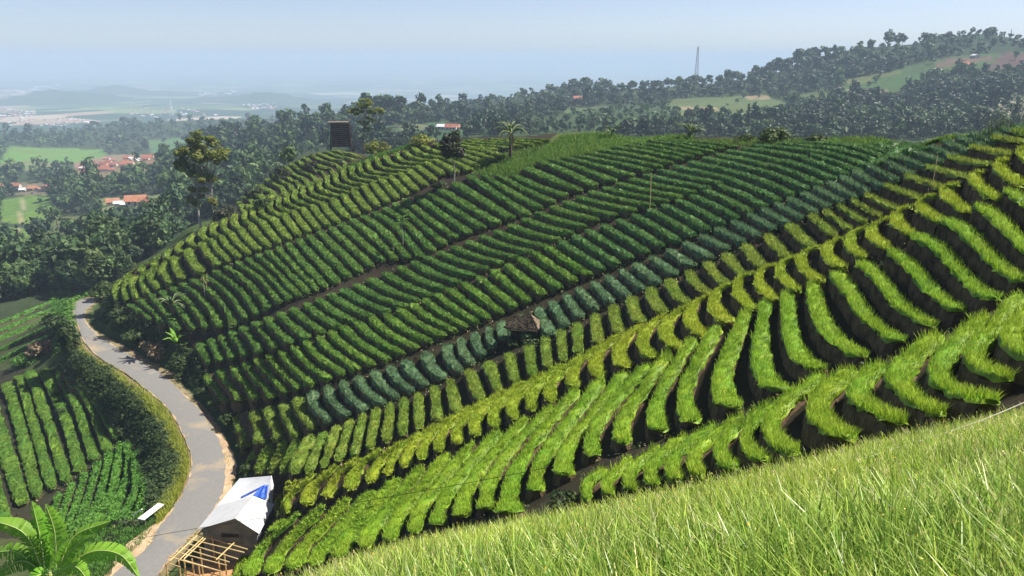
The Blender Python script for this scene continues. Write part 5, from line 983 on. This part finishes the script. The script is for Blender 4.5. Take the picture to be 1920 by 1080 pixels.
# far town in the plain: hundreds of roofs reading as one mass
g = Geo(); mats = [M['tile'], M['housewall'], M['roofwhite']]
for poly, n, rmin, wmat in (([(0,205),(65,207),(68,218),(0,220)], 90, 1500, 0), ([(0,222),(140,220),(190,228),(185,238),(110,236),(0,236)], 90, 1200, 1), ([(240,205),(330,200),(420,218),(330,224),(240,222)], 45, 1500, 1), ([(450,190),(520,185),(525,205),(460,205)], 70, 1800, 1), ([(0,140),(160,142),(170,155),(0,152)], 60, 2200, 1), ([(0,170),(110,160),(90,185),(0,190)], 90, 2200, 1), ([(370,172),(440,168),(450,180),(380,182)], 30, 2200, 1)):
    a, b = px_in(poly, n); H = hit(a, b, rmin)
    for q in H[np.isfinite(H[:, 0])]:
        s = np.linalg.norm(q) * rng.uniform(.0014, .0032); c_, s_ = math.cos(rng.uniform(0, 3)), math.sin(rng.uniform(0, 3)); L_ = s * rng.uniform(.8, 2.2); ax_ = [(c_, s_, 0), (-s_, c_, 0), (0, 0, 1)]; ax_ = unit(np.array(ax_)); ax_[1] = np.cross(ax_[2], ax_[0])
        h = s * .45; k = np.array([(-L_, -s, -h), (L_, -s, -h), (L_, s, -h), (-L_, s, -h), (-L_, -s, h), (L_, -s, h), (L_, s, h), (-L_, s, h), (-L_, 0, h * 1.8), (L_, 0, h * 1.8)]) * .5
        rm = 0 if rng.uniform() < (.85 if wmat == 0 else .55) else 2; g.add(q + k @ ax_, [(0, 1, 5, 4), (1, 2, 6, 5), (2, 3, 7, 6), (3, 0, 4, 7)], [(4, 8, 7), (5, 6, 9)], mat=1); g.add(q + k @ ax_, [(4, 5, 9, 8), (6, 7, 8, 9)], mat=rm)
tag(g.build('town', mats), 'hazy far town of pale walls and red roofs in the plain', 'town', kind='stuff')
# --- masts
def lattice(name, label, foot, h, w0, w1, mat, nb, cat):
    t = empty(name, foot, label, cat); r = w0 * .022 + .04; f = lambda z: w0 + (w1 - w0) * z / h; cs = [(-1, -1), (1, -1), (1, 1), (-1, 1)]
    for c_ in cs: g = Geo(); pole(g, (c_[0] * w0 / 2, c_[1] * w0 / 2, -2), (c_[0] * w1 / 2, c_[1] * w1 / 2, h), r, 0, r * .7); g.build('leg', M[mat], t)
    g = Geo(); zs = np.linspace(0, h, nb + 1)
    for k in range(nb):
        for i in range(4):
            a, b = cs[i], cs[(i + 1) % 4]; A0 = np.array([a[0] * f(zs[k]) / 2, a[1] * f(zs[k]) / 2, zs[k]]); B1 = np.array([b[0] * f(zs[k + 1]) / 2, b[1] * f(zs[k + 1]) / 2, zs[k + 1]]); B0_ = np.array([b[0] * f(zs[k]) / 2, b[1] * f(zs[k]) / 2, zs[k]]); A1 = np.array([a[0] * f(zs[k + 1]) / 2, a[1] * f(zs[k + 1]) / 2, zs[k + 1]])
            pole(g, A0, B1, r * .55); pole(g, B0_, A1, r * .55); pole(g, A1, B1, r * .5)
    g.build('bracing', M[mat], t); g = Geo(); pole(g, (0, 0, h - .5), (0, 0, h * 1.06), r * .8); g.build('antenna', M[mat], t); return t
q = ridge_pt(1296, 450, 1300); hm = (q[2] - 0) ; d = project(q)[2][0]; top = at(1301, 88, d); lattice('radio_mast', 'tall thin lattice mast on the skyline ridge', q, top[2] - q[2], 4.2, 1.2, 'steel', 14, 'mast')
q = hit(322, 217, 1500)[0]; d = project(q)[2][0]; lattice('power_pylon', 'pale lattice pylon far off in the hazy plain', q, 30 * d / F_PX, 9, 2.5, 'white', 9, 'pylon')
q = ridge_pt(1857, 450, 1300); d = project(q)[2][0]; lattice('radio_mast', 'faint thin mast on the highest summit at the right', q, 15 * d / F_PX, 1.2, .5, 'steel', 8, 'mast')
